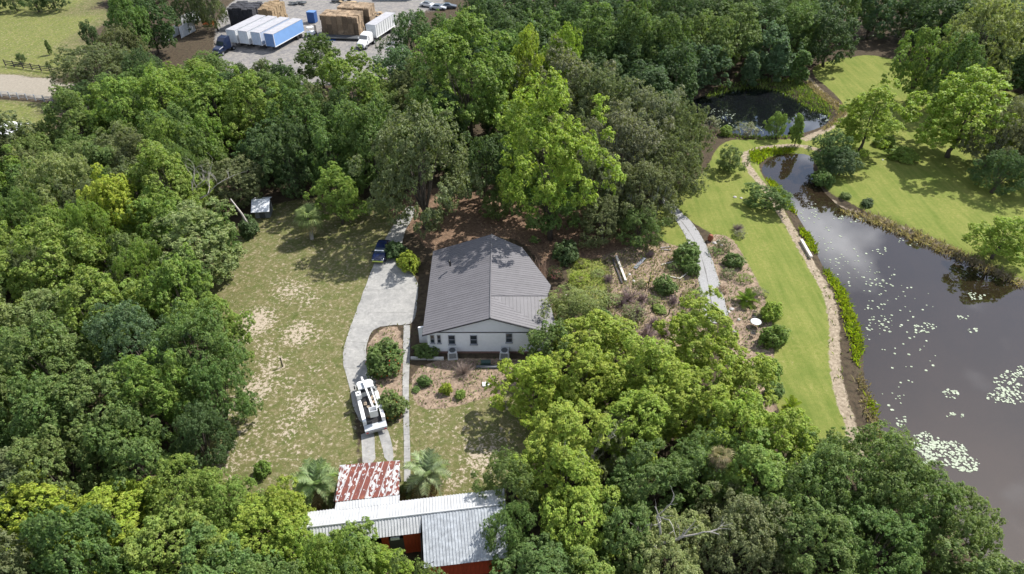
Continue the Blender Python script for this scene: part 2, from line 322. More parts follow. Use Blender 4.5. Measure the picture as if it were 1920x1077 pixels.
c = mixc(edge(S1.outputs['Blue'], n_mid, .8), c, c_mul)
c = mixc(edge(S2.outputs['Green'], n_mid), c, c_yard)
c = mixc(edge(S2.outputs['Blue'], n_mid), c, c_road)
c = mixc(edge(S2.outputs['Red'], n_pat, 1.9, .3, .7), c, c_sand)
t.links.new(c, pb.inputs['Base Color'])
bn = N(t, 'ShaderNodeBump'); bn.inputs['Strength'].default_value = 0.6; bn.inputs['Distance'].default_value = 0.12; t.links.new(n_fine, bn.inputs['Height']); t.links.new(bn.outputs[0], pb.inputs['Normal'])
g_me.materials.append(gm)
tag(link('ground', g_me), kind='structure')

# ------------------------------------------------------------------ paved surfaces
def sheet(name, poly2d, z, m, h=0.06, kind='structure'):
    b = MB(); b.prism([(x, y, z) for x, y in poly2d], h); o = b.build(name, m); tag(o, kind=kind); return o
def jitter_edge(p, a=0.05):
    r = np.random.default_rng(len(p)); return np.array(p) + r.normal(0, a, np.array(p).shape)
cm_ = bpy.data.materials.new('worn_concrete'); cm_.use_nodes = True; t = cm_.node_tree; pb = t.nodes['Principled BSDF']; pb.inputs['Roughness'].default_value = .9; pb.inputs['Specular IOR Level'].default_value = .15
tcg = N(t, 'ShaderNodeTexCoord')
n1, n2, n3, n4 = gnoise(.55, 8, .7, .6), gnoise(2.6, 8, .7), gnoise(14, 5, .7), gnoise(.9, 6, .6, .8)
cc = mixc(ramp(n1, (.36, (0, 0, 0)), (.64, (1, 1, 1))), ramp(n2, (.3, (.18, .178, .172)), (.7, (.27, .266, .257))), ramp(n2, (.3, (.26, .253, .24)), (.7, (.38, .37, .35))))
cc = mixc(ramp(n4, (.60, (0, 0, 0)), (.74, (.8, .8, .8))), cc, ramp(n3, (.3, (.12, .118, .115)), (.7, (.22, .215, .21))))
t.links.new(cc, pb.inputs['Base Color'])
WCONC = cm_
DRIVE = poly_px([(764, 385), (782, 390), (768, 420), (756, 440), (752, 470), (757, 492), (785, 527), (783, 560), (778, 604), (757, 611), (735, 609), (700, 616), (688, 640), (685, 668), (697, 700), (712, 745), (700, 800), (668, 790), (655, 722), (642, 680), (644, 655), (656, 615), (670, 580), (683, 545), (697, 505), (712, 470), (724, 445), (742, 415)])
sheet('driveway', jitter_edge(smooth_poly(DRIVE, 2), .03), 0.035, WCONC)
sheet('driveway_track', jitter_edge(smooth_line(poly_px([(678, 815), (700, 808), (703, 835), (705, 868), (680, 868)]), 1), .04), 0.022, WCONC)
sheet('driveway_track', jitter_edge(smooth_line(poly_px([(706, 803), (727, 800), (735, 835), (741, 866), (722, 866), (716, 835)]), 1), .04), 0.022, WCONC)
PATHL = [(757, 611), (768.5, 611), (768, 660), (767, 720), (767, 780), (769, 840), (771, 905), (758, 905), (757, 840), (756, 780), (754.5, 720), (756, 660)]
sheet('garden_path', jitter_edge(poly_px(PATHL), .03), 0.045, WCONC)
GD = smooth_poly(poly_px([(1225, 360), (1245, 372), (1269, 388), (1300, 420), (1325, 460), (1345, 515), (1360, 572), (1370, 606), (1322, 606), (1314, 575), (1310, 520), (1298, 470), (1276, 425), (1250, 390)]), 2)
gdm = mat('grey_gravel', (0.27, 0.266, 0.266), .9, .2, 5, .4, detail=9)
sheet('gravel_drive', jitter_edge(GD, .04), 0.03, gdm)
b = MB()
L = smooth_line(poly_px([(1258, 392), (1290, 430), (1312, 470), (1326, 520), (1337, 590)]), 2)
for i in range(len(L) - 1):
    a_, b_ = Vector((*L[i], .0345)), Vector((*L[i + 1], .0345)); d_ = (b_ - a_).normalized(); s_ = Vector((-d_.y, d_.x, 0)) * (.05 + .03 * math.sin(i * 1.7))
    b.poly([a_ - s_, b_ - s_, b_ + s_, a_ + s_])
tag(b.build('drive_crack', mat('crack', (.14, .135, .13), .95)), kind='structure')

# ------------------------------------------------------------------ water
wm = bpy.data.materials.new('pond_water'); wm.use_nodes = True; t = wm.node_tree; pb = t.nodes['Principled BSDF']; tcg = N(t, 'ShaderNodeTexCoord')
t.links.new(ramp(gnoise(.12, 4), (.3, (.015, .0105, .0065)), (.7, (.023, .0155, .010))), pb.inputs['Base Color'])
pb.inputs['Roughness'].default_value = 0.02; pb.inputs['IOR'].default_value = 1.55; pb.inputs['Specular IOR Level'].default_value = .9
bn = N(t, 'ShaderNodeBump'); bn.inputs['Strength'].default_value = .02; bn.inputs['Distance'].default_value = .03; t.links.new(gnoise(3.5, 3), bn.inputs['Height']); t.links.new(bn.outputs[0], pb.inputs['Normal'])
def grow(poly, d):
    c = poly.mean(0); n = len(poly); o = []
    for i in range(n):
        e = poly[(i + 1) % n] - poly[i - 1]; e /= np.linalg.norm(e) + 1e-9; nn = np.array([e[1], -e[0]]); o.append((poly[i] + nn * d, poly[i] - nn * d))
    o1 = np.array([a for a, _ in o]); o2 = np.array([b for _, b in o]); A = lambda q: abs(np.sum(q[:, 0] * np.roll(q[:, 1], -1) - q[:, 1] * np.roll(q[:, 0], -1)))
    return o1 if A(o1) > A(o2) else o2
wm2 = wm.copy(); wm2.name = 'far_pond_water'
for n_ in wm2.node_tree.nodes:
    if n_.type == 'VALTORGB': n_.color_ramp.elements[0].color = (.004, .005, .006, 1); n_.color_ramp.elements[1].color = (.007, .008, .009, 1)
for nm, pl, m_ in (('pond_water', POND, wm), ('far_pond_water', FARPOND, wm2)):
    b = MB(); b.poly([(x, y, WATER_Z) for x, y in grow(pl, .35)]); tag(b.build(nm, m_), kind='structure')

# ------------------------------------------------------------------ foliage generators
def unit(a): return a / (np.linalg.norm(a, axis=-1, keepdims=True) + 1e-9)
def leaf_mesh(name, pos, nor, size, rnd, aspect=.62):
    n = len(pos); r = np.random.default_rng(n)
    tan = unit(np.cross(nor, r.normal(size=(n, 3)))); bit = np.cross(nor, tan); l = size[:, None] * .5
    fold = nor * l * .22
    V = np.stack([pos + tan * l - fold, pos + bit * l * aspect + fold * .5, pos - tan * l - fold, pos - bit * l * aspect + fold * .5], 1).reshape(-1, 3)
    me = np_mesh(name, V, np.arange(4 * n).reshape(n, 4), [LEAF])
    at = me.attributes.new('rnd', 'FLOAT_VECTOR', 'POINT'); at.data.foreach_set('vector', np.repeat(rnd, 4, 0).astype(np.float32).ravel()); return me
def rnd_dir(r, n): return unit(r.normal(size=(n, 3)))
def clump_leaves(r, C, D, crad, nleaf, leaf, up=.55):
    k = len(C); d = unit(rnd_dir(r, k * nleaf) + np.repeat(D, nleaf, 0) * .7 + np.array([0, 0, .35]))
    pos = np.repeat(C, nleaf, 0) + d * np.repeat(crad, nleaf)[:, None] * r.uniform(.45, 1.08, (k * nleaf, 1))
    nor = unit(d * .8 + np.repeat(D, nleaf, 0) * .2 + np.array([0, 0, up]) + r.normal(size=d.shape) * .55)
    size = leaf * r.uniform(.65, 1.35, k * nleaf)
    rc = np.repeat(r.uniform(0, 1, (k, 2)), nleaf, 0); rl = r.uniform(0, 1, (k * nleaf, 2))
    rnd = np.concatenate([rc * .55 + rl * .45, np.zeros((k * nleaf, 1))], 1)
    return pos, nor, size, rnd
def make_crown(name, seed, R, H, zb, nl, lr, ncl, crad, nleaf, leaf, top=1.0, flat=1.0, holes=.0, taper=0.0, wob=.3, spray=.3):
    """R radius, H total height, zb crown base; returns mesh and lobe centres"""
    r = np.random.default_rng(seed); zc = zb + (H - zb) * .45; up_, dn_ = H - zc, zc - zb
    k = np.arange(nl); ph = k * 2.39996 + r.uniform(0, 6); cz = 1 - 1.75 * (k + .5) / nl; cz = np.clip(cz + r.normal(0, .14, nl), -.8, .98); q = np.sqrt(1 - cz ** 2)
    ld = np.stack([np.cos(ph) * q, np.sin(ph) * q, cz], 1)
    am = r.uniform(.4, 1, 3) * wob; pp_ = r.uniform(0, 6.28, 6)
    env = 1 + am[0] * np.cos(2 * ph + pp_[0] + cz) * .5 + am[1] * np.cos(3 * ph + pp_[1] - 2 * cz) * .5 + am[2] * np.cos(5 * ph + pp_[2] + 3 * cz) * .4
    rad = R * lr[0] * (lr[1] / lr[0]) ** (r.uniform(0, 1, nl) ** 1.4); shrink = 1 - taper * (cz + 1) / 2
    jut = np.where(r.uniform(size=nl) < spray, r.uniform(1.0, 1.22, nl), r.uniform(.62, 1.0, nl))
    rr = (R - rad * .8) * env * jut * shrink
    zz = np.where(cz > 0, (up_ - rad * .7) * cz, dn_ * cz) * (env * .5 + .5) * r.uniform(.86, 1.06, nl)
    LC = np.stack([ld[:, 0] * rr, ld[:, 1] * rr, zc + zz], 1)
    C = []; D = []
    for i in range(nl):
        m = int(ncl * (rad[i] / (R * (lr[0] + lr[1]) / 2)) ** 2) + 4
        d = rnd_dir(r, m * 2); d = d[(d[:, 2] > -.75) & ((d * ld[i]).sum(1) > -.5)][:m]
        fl = r.uniform(.85, 1.55)
        c_ = LC[i] + d * rad[i] * r.uniform(.6, 1.2, (len(d), 1)) * np.array([1, 1, fl * flat])
        keep = np.ones(len(d), bool)
        for j in range(nl):
            if j != i: keep &= np.linalg.norm((c_ - LC[j]) / np.array([1, 1, .85 * flat]), axis=1) > rad[j] * .6
        if holes: keep &= r.uniform(size=len(d)) > holes
        C.append(c_[keep]); D.append(d[keep])
    C = np.concatenate(C); D = np.concatenate(D)
    p, n_, s, rn = clump_leaves(r, C, D, R * crad * r.uniform(.55, 1.45, len(C)), nleaf, leaf)
    return leaf_mesh(name, p, n_, s, rn), LC
def make_trunk(name, seed, H, LC, r0, m, lean=0.0):
    r = random.Random(seed); b = MB(); zf = min(LC[:, 2].min() * .9, H * .5)
    pts = [(0, 0, -.15), (r.uniform(-.2, .2), r.uniform(-.2, .2), zf * .5), (lean * zf + r.uniform(-.3, .3), r.uniform(-.3, .3), zf), (lean * zf + r.uniform(-.5, .5), r.uniform(-.5, .5), H * .6)]
    b.tube(pts, [r0 * 1.25, r0, r0 * .7, r0 * .2], 8)
    for i in range(min(len(LC), 11)):
        c_ = Vector(LC[i]) * .72 + Vector((0, 0, LC[i][2] * .1)); s_ = Vector(pts[2]) * (1 - i % 3 * .12); mid = s_.lerp(c_, .5) + Vector((r.uniform(-.4, .4), r.uniform(-.4, .4), r.uniform(-.2, .5)))
        b.tube([s_, mid, c_], [r0 * .35, r0 * .2, r0 * .07], 5, cap=False)
    return b.mesh(name, m, True)
PROTO = {}
def proto(kind, crown, trunk, H, R, extra=None): PROTO.setdefault(kind, []).append((crown, trunk, H, R, extra))
for i in range(5):      # loose-leaved, clumpy bright broadleaf with upright lobes
    cme, LC = make_crown('gum_crown', 100 + i, 5.0, 14.0, 1.4 if i != 3 else .8, 46, (.13, .34), 50, .07, 24, .265, holes=.24, wob=.62, spray=.5)
    proto('gum', cme, make_trunk('gum_trunk', 100 + i, 14, LC, .28, BARK), 14.0, 5.0)
for i in range(5):      # live oak: wide, fine, domed
    cme, LC = make_crown('oak_crown', 200 + i, 6.0, 11.0, 1.0, 56, (.12, .28), 44, .054, 22, .21, flat=.9, holes=.1, wob=.5, spray=.35)
    proto('oak', cme, make_trunk('oak_trunk', 200 + i, 11, LC, .42, BARK), 11.0, 6.0)
for i in range(5):      # common broadleaf
    cme, LC = make_crown('broadleaf_crown', 300 + i, 4.6, 11.5, 1.2, 46, (.13, .33), 48, .066, 23, .23, holes=.17, wob=.6, spray=.45)
    proto('mid', cme, make_trunk('broadleaf_trunk', 300 + i, 11.5, LC, .26, BARK), 11.5, 4.6)
for i in range(2):      # tall tree with a broad head
    cme, LC = make_crown('tall_crown', 150 + i, 6.2, 21.0, 5.0, 72, (.12, .28), 44, .058, 24, .27, holes=.2, wob=.6, spray=.45)
    proto('tall', cme, make_trunk('tall_trunk', 150 + i, 21, LC, .36, BARK), 21.0, 6.2)
for i in range(2):      # narrow conical
    cme, LC = make_crown('conical_crown', 400 + i, 2.6, 9.5, .5, 34, (.2, .38), 20, .12, 20, .30, taper=.75)
    proto('cone', cme, make_trunk('conical_trunk', 400 + i, 9.5, LC, .16, BARK), 9.5, 2.6)
for i in range(3):      # rounded bush
    cme, LC = make_crown('bush_crown', 500 + i, 1.5, 2.3, .05, 14, (.30, .46), 26, .15, 20, .20)
    b = MB()
    for j in range(5): b.tube([(0, 0, -.05), (math.cos(j * 1.3) * .3, math.sin(j * 1.3) * .3, .5), tuple(LC[j])], [.05, .04, .02], 4)
    proto('bush', cme, b.mesh('bush_stems', BARK), 2.3, 1.5)
for i in range(2):      # thin see-through bush
    cme, LC = make_crown('thin_crown', 600 + i, 1.5, 2.3, .1, 12, (.25, .4), 12, .16, 12, .17, holes=.3)
    b = MB(); rr = random.Random(i)
    for j in range(14): a = rr.uniform(0, 6.3); b.tube([(0, 0, -.05), (math.cos(a) * .4, math.sin(a) * .4, .8), (math.cos(a) * rr.uniform(.5, 1.2), math.sin(a) * rr.uniform(.5, 1.2), rr.uniform(1.2, 2.2))], [.035, .025, .008], 4)
    proto('thin', cme, b.mesh('thin_stems', TWIG), 2.3, 1.5)
def moss_mesh(seed, LC, n=300):
    r = np.random.default_rng(seed); i = r.integers(0, len(LC), n); p = LC[i] + rnd_dir(r, n) * np.array([1.5, 1.5, .8]); V = []; F = []
    for k in range(n):
        a = r.uniform(0, 6.3); w = r.uniform(.03, .07); l = r.uniform(.5, 1.4); dx, dy = math.cos(a) * w, math.sin(a) * w; x, y, z = p[k]; b0 = len(V)
        V += [(x - dx, y - dy, z), (x + dx, y + dy, z), (x + dx * .8 + .1, y + dy * .8, z - l * .6), (x - dx * .8 + .1, y - dy * .8, z - l * .6), (x + .05, y, z - l)]
        F += [(b0, b0 + 1, b0 + 2, b0 + 3), (b0 + 3, b0 + 2, b0 + 4)]
    me = bpy.data.meshes.new('moss'); me.from_pydata(V, [], F); me.materials.append(MOSS); return me
_, LCm = make_crown('tmp_crown', 201, 6.0, 11.0, 2.4, 34, (.20, .30), 2, .085, 2, .31); MOSSME = moss_mesh(5, LCm)

TINT = {'lime': (.27, .345, .05), 'yellow': (.31, .37, .045), 'bright': (.205, .285, .055), 'green': (.135, .205, .052), 'mid': (.16, .22, .06), 'dark': (.088, .14, .046),
        'olive': (.165, .19, .075), 'grey': (.20, .215, .115), 'blue': (.115, .18, .076), 'pale': (.245, .29, .10), 'brown': (.22, .15, .09), 'pink': (.42, .14, .13)}
for k_ in list(TINT): TINT[k_] = (TINT[k_][0] * .97, TINT[k_][1] * .965, TINT[k_][2] * 1.1)
placed = []
TREES = []
NAMES = {'gum': 'broadleaf_tree', 'oak': 'oak_tree', 'mid': 'broadleaf_tree', 'tall': 'broadleaf_tree', 'cone': 'conical_tree', 'bush': 'bush', 'thin': 'thin_bush'}
def place(kind, x, y, H, R, tint, label, cat='tree', group=None, name=None, moss=False, trunkmat=None, v=None, jit=True):
    pr = PROTO[kind]; cme, tme, h0, r0, _ = pr[(v if v is not None else random.randrange(len(pr))) % len(pr)]
    root = empty(name or NAMES[kind], (x, y, gz(x, y)), random.uniform(0, 6.28), label, cat, group)
    w_ = random.uniform(.86, 1.14); s = (R / r0 * w_, R / r0 / w_, H / h0)
    if cat == 'tree': root.rotation_euler = (random.gauss(0, .05), random.gauss(0, .05), root.rotation_euler.z)
    t_ = link('trunk' if cat == 'tree' else 'stems', tme, root); t_.scale = s
    c_ = link('crown' if cat == 'tree' else 'foliage', cme, root); c_.scale = s
    k = TINT[tint]; f = random.uniform(.9, 1.1) if jit else 1; c_.color = (k[0] * f * random.uniform(.94, 1.06), k[1] * f, k[2] * f, 1)
    if moss: m_ = link('moss', MOSSME, root); m_.scale = s; m_['kind'] = 'stuff'
    placed.append((x, y, R)); return root
def tree_px(px, ytop, H, rpx, kind, tint, label, group=None, **kw):
    p = P(px, ytop + 4, H * .95); s = pxm(ytop, H * .7); X = (px - CX) / FPX * math.hypot(p.y, CAM_H - H * .6) if False else p.x
    return place(kind, X, p.y, H, rpx / s, tint, label, 'tree', group, **kw)
# ------------------------------------------------------------------ house
def clip_poly(pts, axis_, lim, keep_less):
    o = []
    for i in range(len(pts)):
        a, b_ = pts[i], pts[(i + 1) % len(pts)]; ia = (a[axis_] <= lim) if keep_less else (a[axis_] >= lim); ib = (b_[axis_] <= lim) if keep_less else (b_[axis_] >= lim)
        if ia: o.append(a)
        if ia != ib:
            k = (lim - a[axis_]) / (b_[axis_] - a[axis_]); o.append((a[0] + (b_[0] - a[0]) * k, a[1] + (b_[1] - a[1]) * k))
    return o
def panelize(poly, down, width, m, parent, rib=.026, ribw=.045, thick=.05, name='panel', nrib=1, mats=None, ribm=None):
    poly = [Vector(p) for p in poly]; n = (poly[1] - poly[0]).cross(poly[2] - poly[0]).normalized()
    if n.z < 0: n = -n
    d = Vector(down); d = (d - n * d.dot(n)).normalized(); u = n.cross(d).normalized(); o0 = poly[0]
    q = [((p - o0).dot(u), (p - o0).dot(d)) for p in poly]; lo, hi = min(x for x, _ in q), max(x for x, _ in q)
    cnt = max(1, round((hi - lo) / width)); w = (hi - lo) / cnt; back = lambda a: o0 + u * a[0] + d * a[1]
    for i in range(cnt):
        b = MB(); s_ = clip_poly(clip_poly(q, 0, lo + i * w + .004, False), 0, lo + (i + 1) * w - .004, True)
        if len(s_) < 3: continue
        b.prism([back(a) + n * (.004 * (i % 2)) for a in s_], thick, up=n, m=m if ribm else None)
        for k in range(nrib):
            r0 = lo + (i + k / nrib) * w + .005; rs = clip_poly(clip_poly(q, 0, r0, False), 0, r0 + ribw, True)
            if len(rs) >= 3: b.prism([back(a) + n * rib for a in rs], rib + .01, up=n, m=ribm)
        me = b.mesh(name, mats(i, cnt) if mats else m); bm_ = bmesh.new(); bm_.from_mesh(me); bmesh.ops.recalc_face_normals(bm_, faces=bm_.faces); bm_.to_mesh(me); bm_.free()
        link(name, me, parent)
ROOFM = mat('grey_metal_roof', (.128, .122, .130), .6, .09, .9, spec=.4, objvar=.035)
ROOFD = mat('roof_trim', (.035, .035, .042), .5, .1, 2)
WALLW = mat('white_stucco', (.78, .78, .80), .85, .05, 2.5, .15)
GABW = mat('white_gable', (.70, .70, .73), .8, .04, 1.2)
house = empty('house', (-2.5, 64.5, 0), 0, 'white single storey house with grey metal gable roof beside the concrete driveway', 'house')
HO = Vector((-2.5, 64.5, 0)); L_ = lambda p: tuple(Vector(p) - HO)
rN, rF, eLN, eLF = Vector((-2.39, 56.6, 5.5)), Vector((-2.62, 73.0, 5.5)), Vector((-10.0, 56.6, 3.0)), Vector((-10.27, 72.9, 3.0))
Apt, Ept = Vector((-2.42, 60.45, 5.5)), Vector((5.2, 56.6, 3.0))
def zr(x, y): return 5.5 - .155 * (x + 2.45)
Bpt, Cpt, Dpt = Vector((4.14, 61.7, zr(4.14, 0))), Vector((4.6, 63.8, zr(4.6, 0))), Vector((1.3, 70.9, zr(1.3, 0)))
roof = empty('roof', (0, 0, 0)); roof.parent = house
RL = lambda *ps: [Vector(p) - HO for p in ps]
panelize(RL(eLN, rN, rF, eLF), (-1, 0, -.33), .42, ROOFM, roof)
panelize(RL(rN, Ept, Apt), (1, 0, -.33), .42, ROOFM, roof)
panelize(RL(Apt, Bpt, Cpt, Dpt, rF), (1, 0, -.15), .42, ROOFM, roof)
panelize(RL(Apt, Ept, Bpt), (0, -1, -.4), .42, ROOFM, roof)
b = MB(); b.tube([L_(rN + Vector((0, -.03, .03))), L_(rF + Vector((0, 0, .03)))], .09, 6); b.build('ridge_cap', ROOFM, roof)
b = MB(); b.tube([L_(Apt + Vector((0, 0, .03))), L_(Bpt + Vector((0, 0, .03)))], .05, 6); b.build('wing_ridge_cap', ROOFM, roof)
for a_, b_ in ((eLN, rN), (rN, Ept), (eLN, eLF), (Bpt, Cpt), (Cpt, Dpt), (Dpt, rF), (rF, eLF)):
    q = MB(); dd = Vector((0, -.03, -.10)) if abs(a_.y - b_.y) < .2 and a_.y < 60 else Vector((0, 0, -.14))
    A_, B_ = a_ + dd, b_ + dd; di = (B_ - A_).normalized(); si = di.cross(Vector((0, 0, 1))).normalized() * .03; up_ = Vector((0, 0, .07))
    pts = [A_ - si - up_, A_ + si - up_, A_ + si + up_, A_ - si + up_]
    q.v = [L_(p) for p in pts] + [L_(p + B_ - A_) for p in pts]; q.f = [(0, 3, 2, 1), (4, 5, 6, 7), (0, 1, 5, 4), (1, 2, 6, 5), (2, 3, 7, 6), (3, 0, 4, 7)]; q.m = [0] * 6
    q.build('fascia', ROOFD, roof)
p = P(844, 497, 4.55); b = MB(); b.tube([L_((p.x, p.y, 4.4)), L_((p.x, p.y, 5.1)), L_((p.x - .05, p.y - .16, 5.3)), L_((p.x - .05, p.y - .42, 5.27))], .12, 8); b.build('vent_pipe', BLACKM, roof)
def roofz(x, y):
    if x <= -2.45: return 5.5 - .329 * (-2.45 - x)
    return 5.5 - .329 * (x + 2.42) if y < 58 else min(zr(x, y), 5.4)
foot = [(-9.55, 56.95), (4.75, 56.95), (3.9, 61.9), (4.25, 63.7), (1.05, 70.6), (-2.6, 72.65), (-9.85, 72.55)]
for i in range(len(foot)):
    (x0, y0), (x1, y1) = foot[i], foot[(i + 1) % len(foot)]; z0, z1 = roofz(x0, y0) - .16, roofz(x1, y1) - .16
    if i == 0: z0 = z1 = 3.05
    b = MB(); n_ = Vector((y1 - y0, x0 - x1, 0)).normalized()
    b.prism([L_((x0, y0, 0)), L_((x1, y1, 0)), L_((x1, y1, z1)), L_((x0, y0, z0))], .18, up=n_); w_ = b.build('wall', WALLW, house)
gb = MB(); gb.prism([L_((-9.2, 56.93, 3.16)), L_((4.4, 56.93, 3.16)), L_((4.4, 56.93, 3.13)), L_((-2.4, 56.93, 5.33)), L_((-9.2, 56.93, 3.13))][0:2] + [L_((4.3, 56.93, 3.18)), L_((-2.4, 56.93, 5.36)), L_((-9.1, 56.93, 3.18))], .16, up=(0, -1, 0)); gb.build('gable', GABW, house)
b = MB(); b.box(L_((-2.4, 56.92, 3.10)), (13.9, .08, .09)); b.build('trim_board', ROOFD, house)
WFR = mat('grey_window_frame', (.30, .31, .34), .5, .05)
for px0, px1, zt, zb_ in ((810.6, 818.3, 2.72, 1.5), (823, 830, 2.72, 1.5), (843.4, 856, 2.68, 1.32), (883.2, 896.4, 2.68, 1.32), (948.5, 960.7, 2.95, 1.6)):
    xa, xb = (px0 - 960) / 16.25, (px1 - 960) / 16.25; w_, h_ = xb - xa, zt - zb_
    wd = empty('window', L_(((xa + xb) / 2, 56.94, (zt + zb_) / 2))); wd.parent = house
    b = MB(); [b.box(c_, d_) for c_, d_ in (((-w_ / 2 + .03, -.02, 0), (.06, .1, h_)), ((w_ / 2 - .03, -.02, 0), (.06, .1, h_)), ((0, -.02, h_ / 2 - .03), (w_ - .12, .1, .06)), ((0, -.02, -h_ / 2 + .03), (w_ - .12, .1, .06)), ((0, -.025, 0), (w_ - .12, .07, .05)))]; b.build('frame', WFR, wd)
    b = MB(); b.box((0, -.008, 0), (w_ - .1, .02, h_ - .1)); b.build('pane', GLASS, wd)
    b = MB(); b.box((0, -.06, -h_ / 2 - .05), (w_ + .1, .16, .09)); b.build('sill', WFR, wd)
b = MB(); b.prism([L_((-10.75, 58.6, 0)), L_((-9.58, 58.6, 0)), L_((-9.58, 58.6, 2.5)), L_((-10.75, 58.6, 2.3))], .2, up=(0, -1, 0)); b.build('side_wall', WALLW, house)
b = MB(); b.box(L_((-2.4, 56.85, .12)), (14.4, .06, .24)); b.build('plinth', mat('plinth', (.20, .12, .10), .9, .3), house)

def ac_unit(x, y, rz, label):
    r = empty('air_conditioner', (x, y, 0.05), rz, label, 'air conditioner', 'outdoor air conditioners below the gable wall')
    b = MB(); b.box((0, 0, .5), (.95, .95, .85)); bevel(b.build('casing', mat('ac_case', (.45, .46, .47), .5, .08), r), .04)
    b = MB(); [b.box((sx * .45, sy * .45, .5), (.09, .09, .98)) for sx in (-1, 1) for sy in (-1, 1)]; b.build('corner_posts', mat('ac_post', (.6, .6, .6), .5), r)
    b = MB(); b.tube([(0, 0, .93), (0, 0, 1.0)], .36, 20); b.build('fan_grille', DGREY, r)
    b = MB(); b.box((0, 0, -.02), (1.15, 1.15, .1)); b.build('pad', CONC, r)
    for k in range(6): b = MB(); b.box((0, -.482, .2 + k * .12), (.78, .02, .05)); b.build('louvre', DGREY, r)
p = P(849, 669); ac_unit(p.x, p.y, .1, 'grey air conditioner with pale top under the third window of the house')
p = P(946, 669); ac_unit(p.x, p.y, -.05, 'grey air conditioner near the house corner by the green trees')
# planter edge along the gable
for x0, x1, y_, m_, lb in ((770, 800, 673.5, CONC, 'pale concrete edging slab at the path end below the gable'), (801, 832, 674, CONC, 'pale concrete edging slab beside the air conditioner'), (893, 955, 690, mat('dark_timber', (.10, .105, .115), .8, .2), 'long dark grey edging beam below the gable wall')):
    a_, b_ = P(x0, y_), P(x1, y_); q = MB(); q.box(((a_.x + b_.x) / 2, (a_.y + b_.y) / 2, .12), (b_.x - a_.x, .35, .28), math.atan2(b_.y - a_.y, b_.x - a_.x)); tag(bevel(q.build('edging_slab', m_), .03), lb, 'edging slab')
p = P(911, 722); b = MB(); b.box((0, 0, .1), (.75, .6, .16), .12); b.box((0, 0, .2), (.55, .42, .05), .12); o = bevel(b.build('white_slab', WHITEP), .02); o.location = p; tag(o, 'small white square slab lying on the mulch bed', 'slab')
p = P(911, 684); b = MB(); b.box((0, 0, .25), (1.0, .5, .5), .05, top=(1.1, 1.1)); b.box((0, 0, .5), (.95, .42, .04), .05, m=None); o = b.build('dark_trough', mat('dark_green_plastic', (.03, .06, .055), .5)); o.location = p; tag(o, 'dark green trough standing in the bed below the gable', 'trough')

# ------------------------------------------------------------------ barn and rusty lean-to
TINW = mat('white_tin', (.44, .445, .45), .5, .14, 1.4, spec=.5, objvar=.05)
RED = mat('red_siding', (.50, .075, .03), .7, .2, 2.5, .3, stretch=(6, 6, .7))
barn = empty('barn', (-8, 32, 0), 0, 'long barn with white corrugated tin roof and red walls among trees', 'barn')
BO = Vector((-8, 32, 0)); B_L = lambda *ps: [Vector(p) - BO for p in ps]
f1, f2 = Vector((-17.6, 34.05, 3.0)), Vector((-.7, 36.43, 3.0)); r1, r2 = Vector((-17.3, 31.95, 3.9)), Vector((-.55, 34.24, 3.9))
n1_, n2_, n3_, n4_ = Vector((-17.2, 30.75, 3.1)), Vector((-7.55, 32.05, 3.1)), Vector((-7.05, 29.3, 2.45)), Vector((-.3, 30.2, 2.45))
rf2 = empty('roof', (0, 0, 0)); rf2.parent = barn
panelize(B_L(r1, f1, f2, r2), (-.14, 1, -.4), .78, TINW, rf2, rib=.05, ribw=.07, nrib=3)
mid = r1 + (r2 - r1) * ((n2_.x - r1.x) / (r2.x - r1.x))
panelize(B_L(n1_, r1, mid, n2_), (.14, -1, -.4), .78, TINW, rf2, rib=.05, ribw=.07, nrib=3)
TING = mat('shaded_tin', (.34, .36, .38), .45, .3, 2.2, spec=.5, objvar=.05, metal=.25)  # dappled tree shade put into this darker, blotchier tin colour
panelize(B_L(n3_, mid, r2, n4_), (.14, -1, -.4), .78, TING, rf2, rib=.05, ribw=.07, nrib=3)
b = MB(); b.tube([r1 - BO + Vector((0, 0, .05)), r2 - BO + Vector((0, 0, .05))], .09, 6); b.build('ridge_cap', TINW, rf2)
b = MB(); b.tube([n3_ - BO + Vector((.2, .25, .09)), n3_ - BO + Vector((.75, .5, .16)), n3_ - BO + Vector((.78, .9, .26))], .03, 5); b.build('bent_wire', BLACKM, rf2)
def wall_strip(pts, zt, parent, m, Oo, plank=.3, z0=0, name='board'):
    for (x0, y0), (x1, y1) in zip(pts[:-1], pts[1:]):
        Ln = math.hypot(x1 - x0, y1 - y0); k = max(1, int(Ln / plank)); an = math.atan2(y1 - y0, x1 - x0)
        for i in range(k):
            f = (i + .5) / k; b = MB(); b.box((0, 0, 0), (Ln / k - .012, .05 + .012 * (i % 2), zt - z0), an); o = b.build(name, m, parent); o.location = (x0 + (x1 - x0) * f - Oo.x, y0 + (y1 - y0) * f - Oo.y, (zt + z0) / 2)
wl = empty('wall', (0, 0, 0)); wl.parent = barn
wall_strip([(-16.8, 31.1), (-12.2, 31.72)], 2.95, wl, RED, BO, .45); wall_strip([(-10.9, 31.9), (-10.3, 31.98)], 2.95, wl, RED, BO, .3); wall_strip([(-9.1, 32.1), (-7.6, 32.3)], 2.95, wl, RED, BO, .3)
wall_strip([(-6.9, 29.6), (-.6, 30.46)], 2.3, wl, RED, BO, .35)
wall_strip([(-16.8, 31.1), (-17.1, 33.9)], 2.9, wl, RED, BO, .5)
b = MB(); b.prism([Vector(p_) - BO for p_ in ((-17, 33.8, 0), (-17, 33.8, 2.85), (-.9, 36.04, 2.85), (-.9, 36.04, 0))], .1, up=(0, 1, 0)); b.build('back_wall', RED, barn)
b = MB(); b.box((-9.7 - BO.x, 32.05 - BO.y, 1.1), (1.2, .1, 2.2), .135); b.build('door', mat('dark_door', (.09, .08, .07), .8), barn)
